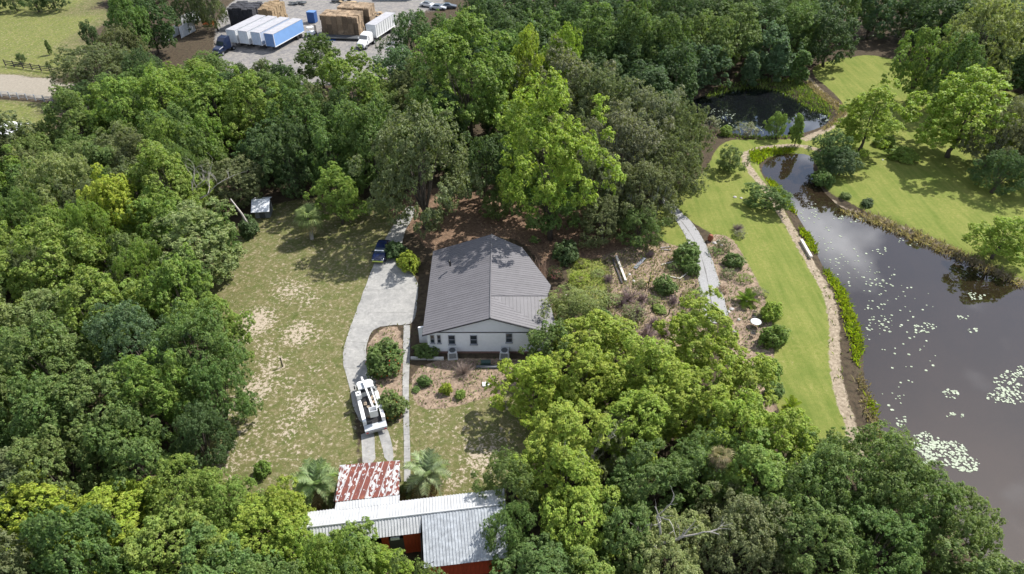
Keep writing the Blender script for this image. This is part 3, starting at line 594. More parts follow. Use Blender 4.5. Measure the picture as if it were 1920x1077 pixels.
b = MB(); b.box((-9.75 - BO.x, 31.93 - BO.y, 2.45), (.75, .12, .3), .135); b.build('wall_lamp_box', WHITEP, barn)
b = MB(); b.prism([Vector(p_) - BO for p_ in ((-7.3, 29.7, 0), (-7.3, 29.7, 2.3), (-7.65, 32.2, 2.8), (-7.65, 32.2, 0))], .08, up=(-1, 0, 0)); b.build('side_wall', mat('dark_boards', (.04, .035, .03), .9), barn)
# rusty lean-to
ex1 = Vector((-15.2, 34.99, 3.06)); ex2 = Vector((-9.8, 35.74, 3.06)); fx1 = f1 + (f2 - f1) * ((-15.15 - f1.x) / (f2.x - f1.x)); fx2 = f1 + (f2 - f1) * ((-9.72 - f1.x) / (f2.x - f1.x))
panelize(B_L(fx1 + Vector((0, -.25, .10)), fx2 + Vector((0, -.25, .10)), ex2, ex1), (-.14, 1, -.05), .78, TINW, rf2, rib=.05, ribw=.07, nrib=3)
rm = bpy.data.materials.new('peeling_rust'); rm.use_nodes = True; t = rm.node_tree; pb = t.nodes['Principled BSDF']; pb.inputs['Roughness'].default_value = .65
tcg = N(t, 'ShaderNodeTexCoord'); oi = N(t, 'ShaderNodeObjectInfo')
mp = N(t, 'ShaderNodeMapping'); mp.inputs['Scale'].default_value = (1.9, 1.0, 1); t.links.new(tcg.outputs['Object'], mp.inputs[0])
ad = N(t, 'ShaderNodeVectorMath', operation='ADD'); t.links.new(mp.outputs[0], ad.inputs[0]); sc_ = N(t, 'ShaderNodeVectorMath', operation='SCALE'); sc_.inputs[0].default_value = (7, 13, 5); t.links.new(oi.outputs['Random'], sc_.inputs['Scale']); t.links.new(sc_.outputs[0], ad.inputs[1])
ns = N(t, 'ShaderNodeTexNoise'); ns.inputs['Scale'].default_value = 2.0; ns.inputs['Detail'].default_value = 6; ns.inputs['Roughness'].default_value = .5; t.links.new(ad.outputs[0], ns.inputs['Vector'])
n2 = gnoise(1.3, 5)
so_ = N(t, 'ShaderNodeSeparateColor'); t.links.new(oi.outputs['Color'], so_.inputs[0])
am = N(t, 'ShaderNodeMath', operation='ADD'); t.links.new(ns.outputs['Fac'], am.inputs[0]); t.links.new(so_.outputs['Red'], am.inputs[1])
rk = ramp(am.outputs[0], (.50, (0, 0, 0)), (.53, (1, 1, 1)))
t.links.new(mixc(rk, ramp(n2, (.3, (.34, .36, .38)), (.7, (.47, .465, .455))), ramp(n2, (.3, (.095, .024, .018)), (.6, (.15, .038, .024)), (.75, (.22, .075, .035)))), pb.inputs['Base Color'])
lean = empty('rusty_lean_to', (-12.7, 37.4, 0), 0, 'lean-to with peeling white and rust red tin roof at the driveway end', 'lean-to')
LO = Vector((-12.7, 37.4, 0)); q1, q2, q3, q4 = Vector((-15.75, 39.15, 2.75)), Vector((-10.3, 39.7, 2.75)), Vector((-9.85, 35.75, 3.12)), Vector((-15.25, 35.0, 3.12))
before = set(bpy.data.objects)
panelize([q1 - LO, q2 - LO, q3 - LO, q4 - LO], (.1, 1, -.1), .55, rm, lean, rib=.05, ribw=.06, nrib=1, ribm=mat('flaked_white', (.38, .34, .33), .6, .35, 1.6))
pan = [o for o in bpy.data.objects if o not in before and o.name.startswith('panel')]
pan.sort(key=lambda o: sum(v.co.x for v in o.data.vertices) / len(o.data.vertices))
for i, o in enumerate(pan): o.color = (([-.14, .02] + [.10, .03, .11, .12, .02, .13, .06] + [0, -.2] + [0] * 9)[i], 0, 0, 1)
for x_, y_ in ((-15.5, 38.9), (-13, 39.1), (-10.5, 39.4)): b = MB(); b.box((x_ - LO.x, y_ - LO.y, 1.33), (.14, .14, 2.66)); b.build('post', mat('grey_wood', (.25, .22, .19), .9, .2), lean)
b = MB(); b.prism([Vector(p_) - LO for p_ in ((-15.5, 35.2, 0), (-15.6, 38.9, 0), (-15.6, 38.9, 2.6), (-15.5, 35.2, 2.95))], .06, up=(-1, 0, 0)); b.build('side_wall', mat('dark_boards', (.04, .035, .03)), lean)

# ------------------------------------------------------------------ garden shed and tarp roof
shed = empty('garden_shed', P(493, 410), math.radians(6), 'small shed with pale grey metal roof at the shaded lawn edge', 'shed')
b = MB(); b.box((0, 1.3, .85), (2.1, 2.3, 1.7)); b.build('wall', mat('shed_wall', (.20, .21, .22), .8), shed)
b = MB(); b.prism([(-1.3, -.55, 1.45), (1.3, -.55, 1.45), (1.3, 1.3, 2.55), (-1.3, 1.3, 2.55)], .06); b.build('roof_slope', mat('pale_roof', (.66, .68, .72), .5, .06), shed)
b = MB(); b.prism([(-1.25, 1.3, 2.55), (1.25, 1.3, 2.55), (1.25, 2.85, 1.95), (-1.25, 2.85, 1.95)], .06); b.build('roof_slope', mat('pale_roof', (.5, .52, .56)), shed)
b = MB(); b.box((0, .12, .75), (.8, .06, 1.4)); b.build('door', DGREY, shed)
tp = empty('carport', P(28, 262), math.radians(-10), 'white peaked tarp carport at the wood edge below the sandy road', 'carport')
b = MB(); b.prism([(-5, -2.5, 2.2), (3, -2.5, 2.2), (3, 0, 3.2), (-5, 0, 3.2)], .05); b.prism([(-5, 0, 3.2), (3, 0, 3.2), (3, 2.5, 2.2), (-5, 2.5, 2.2)], .05); b.build('roof', WHITEP, tp)
for x_ in (-4.8, -1, 2.8):
    for y_ in (-2.3, 2.3): b = MB(); b.box((x_, y_, 1.1), (.1, .1, 2.2)); b.build('post', STEEL, tp)

# ------------------------------------------------------------------ vehicles
def wheel(parent, x, y, r, w, rim=True):
    b = MB(); b.tube([(x - w / 2, y, r), (x - w / 2 + .04, y, r), (x + w / 2 - .04, y, r), (x + w / 2, y, r)], [r * .9, r, r, r * .9], 18); o = b.build('wheel', RUBBER, parent)
    if rim: b = MB(); b.tube([(x - w / 2 - .012, y, r), (x + w / 2 + .012, y, r)], r * .55, 14); b.build('rim', STEEL, o)
def loft(secs, m=None):
    """body from cross sections along y: each (y, [(x,z)...] right half, bottom to top), mirrored"""
    b = MB(); n = None
    for y, pr in secs:
        ring = [(x, y, z) for x, z in pr] + [(-x, y, z) for x, z in reversed(pr)]; n = len(ring); b.v += ring
    for i in range(len(secs) - 1):
        for k in range(n): b.f.append((i * n + k, i * n + (k + 1) % n, (i + 1) * n + (k + 1) % n, (i + 1) * n + k)); b.m.append(0)
    b.f.append(tuple(range(n))[::-1]); b.m.append(0); e = (len(secs) - 1) * n; b.f.append(tuple(e + k for k in range(n))); b.m.append(0)
    return b
# blue car, nose towards the house drive (-y local = front)
CARB = mat('blue_car_paint', (.004, .011, .055), .18, .05, 1, spec=.6)
cp = P(716, 478); car = empty('car', (cp.x, cp.y, .035), math.radians(-4), 'dark blue car with a white strip on its windscreen parked on the driveway', 'car')
prof = lambda w, zt, zs: [(w * .92, .32), (w, .5), (w, zs), (w * .86, zt)]
body = loft([(-2.3, prof(.72, .62, .55)), (-2.2, prof(.86, .76, .68)), (-1.2, prof(.9, .92, .82)), (-.95, prof(.9, .95, .86)), (1.3, prof(.91, 1.0, .9)), (2.05, prof(.88, 1.0, .88)), (2.25, prof(.8, .92, .8))])
bevel(body.build('body', CARB, car, smooth=True), .02)
cab_ = lambda w0, w1, z0, z1: [(w0, z0), (w0 * .99, z0 + .02), (w1 * 1.02, z1 - .05), (w1 * .95, z1)]
g = loft([(-.98, cab_(.80, .79, .92, .96)), (-.25, cab_(.82, .64, .92, 1.42)), (.95, cab_(.82, .64, .95, 1.44)), (1.75, cab_(.78, .76, .95, 1.0))]); g.build('glasshouse', GLASS, car)
b = loft([(-.32, [(.62, 1.40), (.63, 1.42), (.60, 1.45), (.5, 1.47)]), (1.0, [(.62, 1.42), (.63, 1.44), (.60, 1.47), (.5, 1.49)])]); b.build('roof', CARB, car)
b = MB(); b.poly([(-.72, -.9, 1.0), (.72, -.9, 1.0), (.67, -.62, 1.195), (-.67, -.62, 1.195)]); b.build('windscreen_shade', WHITEP, car)
b = MB(); b.box((0, -2.34, .5), (1.5, .12, .16)); bevel(b.build('bumper', mat('bumper_reflection', (.55, .62, .12), .5), car), .03)  # yellow-green reflection painted as the whole bumper's colour
for sx in (-1, 1):
    b = MB(); b.box((sx * .62, -2.2, .68), (.3, .14, .12)); b.build('headlight', mat('lamp_lens', (.7, .7, .7), .15), car)
    b = MB(); b.box((sx * .97, -.7, .98), (.16, .1, .12)); b.build('mirror', CARB, car)
    for y_ in (-1.45, 1.4): wheel(car, sx * .82, y_, .33, .2)
# white bucket truck, cab away from the viewer (+y local = front)
hd = math.atan2(-(-16.04 + 13.79), 51.86 - 45.63)
tk = empty('bucket_truck', (-14.70, 48.15, .035), hd, 'white bucket lift utility truck with folded boom parked on the driveway', 'truck')
GREYB = mat('light_grey_bed', (.42, .44, .47), .6, .12, 3)
b = MB(); b.box((0, 0, .72), (.9, 7.0, .22)); b.build('chassis', BLACKM, tk)
b = loft([(1.75, [(1.0, .6), (1.02, 1.0), (1.0, 1.5), (.9, 1.95)]), (1.78, [(1.0, .6), (1.02, 1.0), (1.0, 1.5), (.84, 2.2)]), (2.75, [(1.0, .6), (1.02, 1.0), (.98, 1.5), (.82, 2.2)]), (3.15, [(1.0, .6), (1.02, .95), (.98, 1.35), (.86, 1.5)]), (3.9, [(.98, .6), (1.0, .9), (.92, 1.15), (.75, 1.3)]), (4.25, [(.82, .6), (.86, .85), (.8, 1.05), (.6, 1.15)])])
bevel(b.build('cab', VEHW, tk), .05)
b = MB(); b.poly([(-.78, 2.80, 2.15), (.78, 2.80, 2.15), (.86, 3.15, 1.56), (-.86, 3.15, 1.56)]); b.build('windscreen', GLASS, tk)
for sx in (-1, 1):
    b = MB(); b.poly([(sx * .99, 1.95, 1.5), (sx * .99, 2.85, 1.5), (sx * .855, 2.68, 2.1), (sx * .865, 1.95, 2.1)]); b.build('side_window', GLASS, tk)
    b = MB(); b.box((sx * 1.17, 2.9, 1.55), (.14, .22, .38)); b.build('mirror', BLACKM, tk)
    b = MB(); b.box((sx * .99, -.75, 1.1), (.38, 4.5, .85)); bevel(b.build('side_bins', VEHW, tk), .03)
    for k in range(4): b = MB(); b.box((sx * 1.185, -2.4 + k * 1.1, 1.15), (.012, .95, .75)); b.build('bin_door', VEHW, tk)
    b = MB(); b.box((sx * .62, 4.16, .9), (.3, .12, .18)); b.build('headlight', mat('lamp_lens', (.7, .7, .7)), tk)
    wheel(tk, sx * .95, 2.9, .42, .28); wheel(tk, sx * .92, -1.9, .42, .42)
b = MB(); b.box((0, -.75, .9), (1.46, 4.5, .1)); b.build('bed_floor', BLACKM, tk)
b = MB(); b.box((0, 1.735, 1.85), (1.3, .03, .42)); b.build('rear_window', GLASS, tk)
b = MB(); b.box((0, 2.25, 2.215), (1.2, .8, .03)); b.build('roof_panel', GREYB, tk)
b = MB(); b.box((0, -3.45, .82), (2.35, 1.0, .14)); bevel(b.build('tail_deck', GREYB, tk), .02)
b = MB(); b.box((0, -3.97, .6), (2.3, .08, .3)); b.build('rear_bumper', STEEL, tk)
for sx in (-1, 1): b = MB(); b.box((sx * .95, -4.02, .62), (.24, .04, .16)); b.build('tail_light', mat('red_lens', (.4, .02, .02), .3), tk)
b = MB(); b.box((-.95, 1.0, 1.95), (.55, .7, .7)); bevel(b.build('tool_box', VEHW, tk), .03)
b = MB(); b.box((-.95, 1.0, 2.31), (.2, .2, .02)); b.build('box_hatch', BLACKM, tk)
b = MB(); b.tube([(.25, -1.9, .95), (.25, -1.9, 1.9)], [.38, .3], 12); b.box((.25, -1.9, 2.05), (.5, .6, .4)); b.build('turret', STEEL, tk)
b = MB(); b.box((.0, .75, 2.42), (.2, 5.4, .26), math.radians(4)); bevel(b.build('lower_boom', VEHW, tk), .03)
b = MB(); b.box((.6, .1, 1.95), (.13, 3.8, .16), math.radians(2)); bevel(b.build('upper_boom', VEHW, tk), .03)
b = MB(); b.box((.05, 1.5, 1.85), (1.7, .1, .1)); b.box((-.75, 1.5, 1.6), (.08, .08, .5)); b.box((.85, 1.5, 1.6), (.08, .08, .5)); b.build('boom_rest', BLACKM, tk)
bk = MB(); bk.box((.1, -2.75, 2.0), (.8, .75, .06)); [bk.box(c_, d_) for c_, d_ in (((-.29, -2.75, 2.45), (.05, .75, .95)), ((.49, -2.75, 2.45), (.05, .75, .95)), ((.1, -3.1, 2.45), (.74, .05, .95)), ((.1, -2.4, 2.45), (.74, .05, .95)))]; bk.build('bucket', VEHW, tk)
b = MB(); [b.box((.1, -2.75 + dy, 2.5), (.72, .04, .03)) for dy in (-.2, 0, .2)]; b.box((.1, -2.75, 2.4), (.7, .65, .02)); b.build('bucket_liner', GREYB, tk)
r_ = random.Random(3); b = MB()
for k in range(16): b.box((r_.uniform(-.5, .6), r_.uniform(-2.2, 1.2), 1.0 + r_.uniform(0, .15)), (r_.uniform(.1, .35), r_.uniform(.15, .5), r_.uniform(.08, .25)), r_.uniform(0, 3))
b.build('tools', mat('tool_clutter', (.25, .20, .15), .8, .7, 2), tk)
for sx in (-1, 1): b = MB(); b.box((sx * 1.05, -2.75, .95), (.22, .25, 1.0)); b.build('outrigger', STEEL, tk)
tk.scale = (.95, .84, .9)

# trailers in the yard
TD = Vector((3.78, 11.06, 0)).normalized(); trz = math.atan2(-TD.x, TD.y)       # local +y from front to rear
def trailer(loc, side, front, label, Ln=11.9, Wd=2.5, group='trailers parked side by side in the yard', ribs=0, zt=4.0):
    r = empty('box_trailer', loc, trz, label, 'trailer', group)
    ms = mat('trailer_' + label.split()[0] + '_side', side, .45, .06, .8); mf = mat('trailer_' + label.split()[0] + '_front', front, .5, .15, 1.5)
    b = MB(); b.box((0, Ln / 2, (zt + 1.15) / 2), (Wd, Ln, zt - 1.15)); b.build('box', ms, r)
    b = MB(); b.box((0, -.03, (zt + 1.15) / 2), (Wd - .2, .04, zt - 1.35)); b.build('front_panel', mf, r)
    b = MB(); b.box((0, Ln / 2, zt + .03), (Wd + .06, Ln + .06, .06)); b.build('roof', mat('trailer_roof', (.34, .335, .35), .6, .12, .7), r)
    for sx in (-1, 1): b = MB(); b.box((sx * (Wd / 2 - .02), -.02, (zt + 1.15) / 2), (.12, .1, zt - 1.1)); b.build('corner_post', WHITEP, r)
    for sx in (-1, 1): b = MB(); b.box((sx * Wd / 2, Ln / 2, 1.2), (.08, Ln, .16)); b.build('lower_rail', WHITEP, r)
    for k in range(ribs): b = MB(); b.box((Wd / 2 + .02, (k + .5) * Ln / ribs, (zt + 1.2) / 2), (.05, .09, zt - 1.4)); b.build('side_rib', STEEL, r)
    for sx in (-1, 1): b = MB(); b.box((sx * .8, 1.8, .55), (.14, .14, 1.1)); b.build('landing_leg', BLACKM, r)
    b = MB(); b.box((0, Ln - 2.0, .85), (1.2, 2.8, .4)); b.build('bogie', BLACKM, r)
    for sx in (-1, 1):
        for y_ in (Ln - 2.7, Ln - 1.4): wheel(r, sx * (Wd / 2 - .3), y_, .5, .55, False)
    return r
ft = lambda x, y: (x, y, 0)
trailer(ft(-55.2, 157.1), (.20, .36, .66), (.13, .23, .45), 'blue sided box trailer with pale roof, rightmost of the four in the yard')
trailer(ft(-58.5, 158.1), (.45, .50, .58), (.42, .50, .62), 'pale blue fronted box trailer next to the blue sided one in the yard')
trailer(ft(-61.7, 159.0), (.62, .64, .66), (.60, .65, .70), 'white fronted box trailer third from the yard side, dark mark on its front')
tl4 = trailer(ft(-64.7, 159.8), (.66, .67, .68), (.55, .58, .62), 'white box trailer hitched to the dark blue tractor cab in the yard')
def tractor(loc, rz, m, label, sleeper=True):
    r = empty('tractor_cab', loc, rz, label, 'truck cab')
    b = MB(); b.box((0, -.2, .7), (.9, 6.4, .25)); b.build('chassis', BLACKM, r)
    b = loft([(1.6, [(1.1, .9), (1.15, 1.6), (1.15, 2.6), (1.0, 3.5 if sleeper else 3.0)]), (.2, [(1.1, .9), (1.15, 1.6), (1.12, 2.4), (.95, 3.4 if sleeper else 2.95)]), (-.5, [(1.1, .9), (1.12, 1.5), (1.08, 2.1), (.95, 2.75)]), (-1.0, [(1.1, .8), (1.12, 1.3), (1.05, 1.75), (.9, 1.9)]), (-2.3, [(1.05, .6), (1.08, 1.1), (.95, 1.5), (.75, 1.65)]), (-2.65, [(.95, .5), (1.0, .9), (.85, 1.3), (.6, 1.45)])])
    bevel(b.build('cab', m, r), .06)
    b = MB(); b.poly([(-.88, -.55, 2.68), (.88, -.55, 2.68), (.98, -1.02, 1.98), (-.98, -1.02, 1.98)]); b.build('windscreen', GLASS, r)
    b = MB(); b.box((0, -2.66, .98), (1.3, .06, .6)); b.build('grille', STEEL, r)
    b = MB(); b.box((0, -2.72, .5), (2.2, .2, .3)); b.build('bumper', DGREY, r)
    for sx in (-1, 1):
        b = MB(); b.poly([(sx * 1.14, -.4, 1.75), (sx * 1.14, .35, 1.75), (sx * 1.07, .35, 2.5), (sx * 1.07, -.3, 2.5)]); b.build('side_window', GLASS, r)
        b = MB(); b.box((sx * 1.35, -.75, 2.0), (.2, .15, .5)); b.build('mirror', m, r)
        b = MB(); b.box((sx * .75, -2.6, 1.05), (.3, .12, .25)); b.build('headlight', mat('lamp_lens', (.7, .7, .7)), r)
        wheel(r, sx * .98, -1.7, .5, .3); wheel(r, sx * .85, 2.2, .5, .55)
        b = MB(); b.tube([(sx * 1.0, 1.75, 1.0), (sx * 1.0, 1.75, 3.6)], .08, 8); b.build('exhaust_stack', STEEL, r)
    return r
tractor((-65.9, 156.3, 0), trz, mat('navy_cab', (.012, .02, .05), .3, .1), 'dark navy semi tractor cab with tall air deflector at the trailer row end')
wt = trailer((-33.1, 163.6, 0), (.66, .67, .67), (.55, .57, .58), 'light grey ribbed trailer behind the white cab beside the tall pallets', 10.2, group=None, ribs=9)
tractor((-34.1, 160.6, 0), trz, VEHW, 'white semi tractor cab with hood in front of the ribbed trailer', False)
# blue dumpster, forklift, small things of the yard
dp = empty('dumpster', P(587, 42), math.radians(-12), 'upright blue waste container standing alone in the yard', 'dumpster')
b = MB(); b.box((0, 0, 1.35), (2.0, 1.7, 2.5)); b.build('body', mat('blue_steel', (.03, .09, .26), .5, .15), dp)
b = MB(); b.box((0, 0, 2.65), (2.1, 1.8, .1)); b.build('lid', mat('blue_steel2', (.10, .20, .42), .5), dp)
for k in range(5): b = MB(); b.box((-.8 + k * .4, -.88, 1.3), (.08, .06, 2.2)); b.build('rib', mat('blue_steel', (.03, .09, .26)), dp)
for sx in (-1, 1): b = MB(); b.box((sx * .8, 0, .06), (.2, 1.6, .12)); b.build('skid', BLACKM, dp)
def forklift(loc, rz, m, label):
    r = empty('forklift', loc, rz, label, 'forklift')
    b = MB(); b.box((0, 0, .75), (1.2, 2.0, .8), top=(.95, .9)); bevel(b.build('body', m, r), .05)
    b = MB(); [b.box((sx * .5, sy * .7, 1.6), (.07, .07, 1.1)) for sx in (-1, 1) for sy in (-1, 1)]; b.box((0, 0, 2.15), (1.15, 1.55, .06)); b.build('overhead_guard', m, r)
    b = MB(); [b.box((sx * .35, -1.25, 1.3), (.1, .14, 2.3)) for sx in (-1, 1)]; b.box((0, -1.28, .6), (.9, .08, .5)); b.build('mast', BLACKM, r)
    for sx in (-1, 1): b = MB(); b.box((sx * .3, -1.9, .2), (.13, 1.2, .05)); b.build('fork', STEEL, r)
    for sx in (-1, 1):
        for y_ in (-.75, .75): wheel(r, sx * .55, y_, .34, .25, False)
forklift(P(584, 68), 2.2, VEHW, 'small white forklift near the front left corner of the pallets')
forklift(P(526, 12), .6, STEEL, 'pale grey forklift at the far edge of the yard')
b = MB(); b.box((0, 0, .05), (2.6, 1.3, .1), .1); b.box((.2, .1, .13), (2.0, .8, .08), .3); o = b.build('blue_tarp', mat('blue_tarp', (.03, .10, .36), .6, .3)); o.location = P(620, 75); tag(o, 'crumpled blue tarp lying in front of the pallets', 'tarp')
WOOD = mat('pallet_wood', (.34, .25, .165), .85, .3, 2.5, objvar=.4); WOODD = mat('old_pallet_wood', (.075, .075, .085), .9, .3, 2.5, objvar=.2); WOODL = mat('new_pallet_wood', (.36, .26, .155), .85, .25, 2.5, objvar=.18)
sr = random.Random(5)
def pallet_column(n, m):
    b = MB()
    for k in range(n):
        z = k * .145; ox, oy = random.uniform(-.03, .03), random.uniform(-.03, .03)
        for i in range(5): b.box((ox, oy - .48 + i * .24, z + .125), (1.2, .13, .03))
        for i in range(3): b.box((ox - .56 + i * .56, oy, z + .06), (.06, 1.08, .1))
    return b.mesh('pallet_column', m)
def pallet_stack(o, rz, nx_, ny_, hts, m, label):
    r = empty('pallet_stack', o, rz, label, 'pallets', None); cols = {}
    for j in range(ny_):
        for i in range(nx_):
            h = hts(i, j); z = 0
            while h > 0:
                k = min(h, sr.choice((9, 11, 12)))
                if k not in cols: cols[k] = pallet_column(k, m)
                c_ = link('pallet_column', cols[k], r); c_.location = ((i - (nx_ - 1) / 2) * 1.34 + sr.uniform(-.07, .07), j * 1.2 + sr.uniform(-.16, .16), z); z += k * .145 + .05; h -= k
pallet_stack((-41.2, 167.8, .1), math.radians(-8), 7, 4, lambda i, j: 33 - (j == 0 and i > 4) * 1, WOOD, 'huge block of stacked brown wooden pallets left of the white semi')
pallet_stack((-38.6, 172.8, .1), math.radians(-8), 6, 4, lambda i, j: 36, WOOD, 'taller block of wooden pallets behind the main pallet block')
pallet_stack((-66.5, 173.5, 0), math.radians(-10), 5, 5, lambda i, j: 33 + (i + j) % 3, WOODD, 'dark weathered pallet block behind the trailer row')
pallet_stack((-60.3, 173.5, 0), math.radians(-10), 3, 6, lambda i, j: 32 + (i * 2 + j) % 4, WOODL, 'golden new pallet block beside the dark weathered pallets')
b = MB(); b.box((0, 0, .55), (9.5, 2.2, .25), 0); b.box((0, 0, .3), (8.5, .8, .3)); o = b.build('flatbed', DGREY); o.location = P(640, 74); o.rotation_euler.z = -.1; tag(o, 'long low dark flatbed lying in front of the pallet block', 'flatbed')
b = MB(); b.box((0, 0, 1.3), (9, 5, 2.6)); b.prism([(-4.8, -2.8, 2.6), (4.8, -2.8, 2.6), (4.8, 0, 3.3), (-4.8, 0, 3.3)], .1, m=None); o = b.build('office_building', mat('teal_wall', (.30, .36, .37), .7)); o.location = P(745, -4); tag(o, 'low pale teal roofed building at the far end of the yard', 'building')
for i, (x_, y_, cc_, nm) in enumerate([(803, 13, (.6, .6, .6), 'white'), (822, 18, (.45, .47, .5), 'silver'), (841, 16, (.08, .09, .11), 'black')]):
    r = empty('parked_car', P(x_, y_), 1.2 + .2 * i, nm + ' car parked far behind the trees at the yard edge', 'car', 'cars at the far yard edge'); m_ = mat('far_car_' + nm, cc_, .3)
    b = loft([(-2.2, prof(.8, .7, .6)), (-1, prof(.9, .95, .85)), (1.8, prof(.9, 1.0, .9)), (2.2, prof(.8, .8, .7))]); b.build('body', m_, r)
    b = loft([(-.8, cab_(.8, .79, .9, .95)), (-.2, cab_(.8, .62, .9, 1.4)), (.9, cab_(.8, .62, .9, 1.4)), (1.6, cab_(.78, .76, .9, 1.0))]); b.build('glasshouse', GLASS, r)
    for sx in (-1, 1):
        for yy in (-1.4, 1.3): wheel(r, sx * .82, yy, .33, .2, False)
# white corrugated fence screens left of the trailers
TINF = mat('white_sheet_fence', (.60, .62, .64), .5, .12, 1.2, objvar=.06)
for (a_, b_, h_, lb) in (((312, 78), (338, 64), 2.4, 'white sheet metal screen under the oak left of the yard'), ((340, 72), (368, 57), 2.6, 'white sheet metal screen between the oak and the grey panels'), ((343, 53), (378, 38), 2.8, 'grey sheet metal wall panels left of the trailer row')):
    A_, B_ = P(*a_), P(*b_); k = max(2, int((B_ - A_).length / 1.1)); r = empty('sheet_fence', A_, 0, lb, 'fence'); an = math.atan2(B_.y - A_.y, B_.x - A_.x)
    for i in range(k): q = MB(); q.box((0, 0, h_ / 2), ((B_ - A_).length / k - .03, .06 + .03 * (i % 2), h_ + .08 * (i % 3)), an); q.build('panel', TINF, r).location = (B_ - A_) * ((i + .5) / k)
    for i in (0, k): q = MB(); q.box((0, 0, h_ / 2), (.12, .12, h_ + .2), an); q.build('post', BLACKM, r).location = (B_ - A_) * (i / k) + Vector((0, -.1, 0))
om = mat('orange_plastic', (.62, .10, .03), .6)
b = MB(); b.box((0, 0, .5), (2.6, 1.1, .12)); [b.box((sx * 1.0, sy * .4, .25), (.12, .12, .5)) for sx in (-1, 1) for sy in (-1, 1)]; b.box((0, .5, .8), (2.6, .1, .5)); o = b.build('orange_barrier', om); o.location = P(392, 49); tag(o, 'orange barrier frame beside the grey sheet wall', 'barrier')
# fences
def rail_fence(a_, b_, n, h, m, label, rails=(.45, .8, 1.15), th=.12):
    A_, B_ = P(*a_), P(*b_); r = empty('rail_fence', A_, 0, label, 'fence'); an = math.atan2(B_.y - A_.y, B_.x - A_.x); Ln = (B_ - A_).length
    for i in range(n + 1): q = MB(); q.box((0, 0, h / 2), (.15, .15, h), an); q.build('post', m, r).location = (B_ - A_) * (i / n)
    for i in range(n):
        for z in rails: q = MB(); q.box((0, 0, z), (Ln / n - .02, .05, th), an); q.build('rail', m, r).location = (B_ - A_) * ((i + .5) / n) + Vector((0, -.1, 0))
rail_fence((11, 124), (112, 139), 6, 1.45, mat('dark_fence', (.035, .03, .03), .8), 'dark wooden rail fence along the green field', (.4, .8, 1.2), .16)
rail_fence((-120, 168), (100, 193), 14, 1.3, mat('grey_fence', (.28, .30, .33), .7), 'grey post and wire fence below the sandy road', (.4, .7, 1.0, 1.25), .04)
b = MB(); b.box((0, 0, .65), (.10, .10, 1.3)); b.box((0, 0, 1.33), (.13, .13, .06)); o = b.build('lawn_post', mat('dark_fence', (.035, .03, .03))); o.location = P(530, 688); tag(o, 'short dark post standing alone in the worn lawn', 'post')

# white debris at the yard edge, slab joints on the driveway
dr = random.Random(17)
for i, (x_, y_, lb) in enumerate([(736, 84, 'white bag heap at the right yard edge'), (732, 92, 'white bag heap nearest the trees at the yard edge'), (640, 128, 'pale sheet pile at the yard front'), (706, 132, 'white sack pile at the lower right yard front'), (508, 140, 'white sack pile left at the yard front')]):
    b = MB()
    for k in range(9): b.box((dr.uniform(-.9, .9), dr.uniform(-.6, .6), .15 + dr.uniform(0, .3)), (dr.uniform(.3, .8), dr.uniform(.3, .6), dr.uniform(.12, .35)), dr.uniform(0, 3), rx=dr.uniform(-.3, .3))
    o = b.build('sack_pile', mat('white_sack', (.55, .56, .58), .7, .2, 2)); o.location = P(x_, y_); tag(o, lb, 'sacks')
for i, (x_, y_, lb) in enumerate([(655, 8, 'low pallet pile at the far end of the yard'), (560, 8, 'flat board pile at the far end behind the trailers'), (702, 30, 'loose pallet pile right behind the white semi'), (640, 4, 'dark scrap pile behind the tall pallets')]):
    b = MB()
    for k in range(14): b.box((dr.uniform(-2.2, 2.2), dr.uniform(-1, 1), .1 + dr.uniform(0, .7)), (dr.uniform(.8, 1.6), dr.uniform(.5, 1.1), dr.uniform(.1, .25)), dr.uniform(0, 3))
    o = b.build('board_pile', WOODL if i % 2 == 0 else DGREY); o.location = P(x_, y_); tag(o, lb, 'board pile')
JN = mat('joint', (.13, .125, .12), .95)
for a_, b_ in (((697, 507), (762, 507)), ((684, 545), (784, 542)), ((668, 588), (779, 586)), ((651, 640), (688, 644)), ((643, 690), (690, 692))):
    A_, B_ = P(*a_), P(*b_); A_.z = B_.z = .0392; n_ = Vector((-(B_ - A_).y, (B_ - A_).x, 0)).normalized() * .018
    q = MB(); q.poly([A_ - n_, B_ - n_, B_ + n_, A_ + n_]); tag(q.build('driveway_joint', JN), kind='structure')
for i, y_ in enumerate(range(640, 900, 22)):
    A_, B_ = P(757.5, y_), P(768, y_); A_.z = B_.z = .0492; n_ = Vector((0, .018, 0)); q = MB(); q.poly([A_ - n_, B_ - n_, B_ + n_, A_ + n_]); tag(q.build('path_joint', JN), kind='structure')
# ------------------------------------------------------------------ garden things
DW = mat('weathered_wood', (.30, .27, .26), .9, .25, 2); PW = mat('pale_wood', (.55, .50, .44), .85, .15, 2)
def beam(a_, b_, w, h, z, m, name, label, cat, group=None):
    A_, B_ = P(*a_), P(*b_); q = MB(); q.box((0, 0, 0), ((B_ - A_).length, w, h), 0); o = bevel(q.build(name, m), .02); o.location = (A_ + B_) / 2 + Vector((0, 0, z + gz(*((A_ + B_) / 2)[:2]))); o.rotation_euler = (0, 0, math.atan2(B_.y - A_.y, B_.x - A_.x)); return tag(o, label, cat, group)
beam((1155, 482), (1173, 529), .3, .3, .15, PW, 'timber_beam', 'pale long timber beam on the ground east of the house', 'beam')
beam((1149, 488), (1166, 533), .22, .22, .11, mat('black_timber', (.05, .045, .05), .9), 'timber_beam', 'blackened timber beam beside the pale one east of the house', 'beam')
beam((1190, 505), (1208, 486), .45, .2, .1, mat('slate', (.16, .17, .20), .8), 'stone_slab', 'dark grey slab lying at the bare soil bed', 'slab')
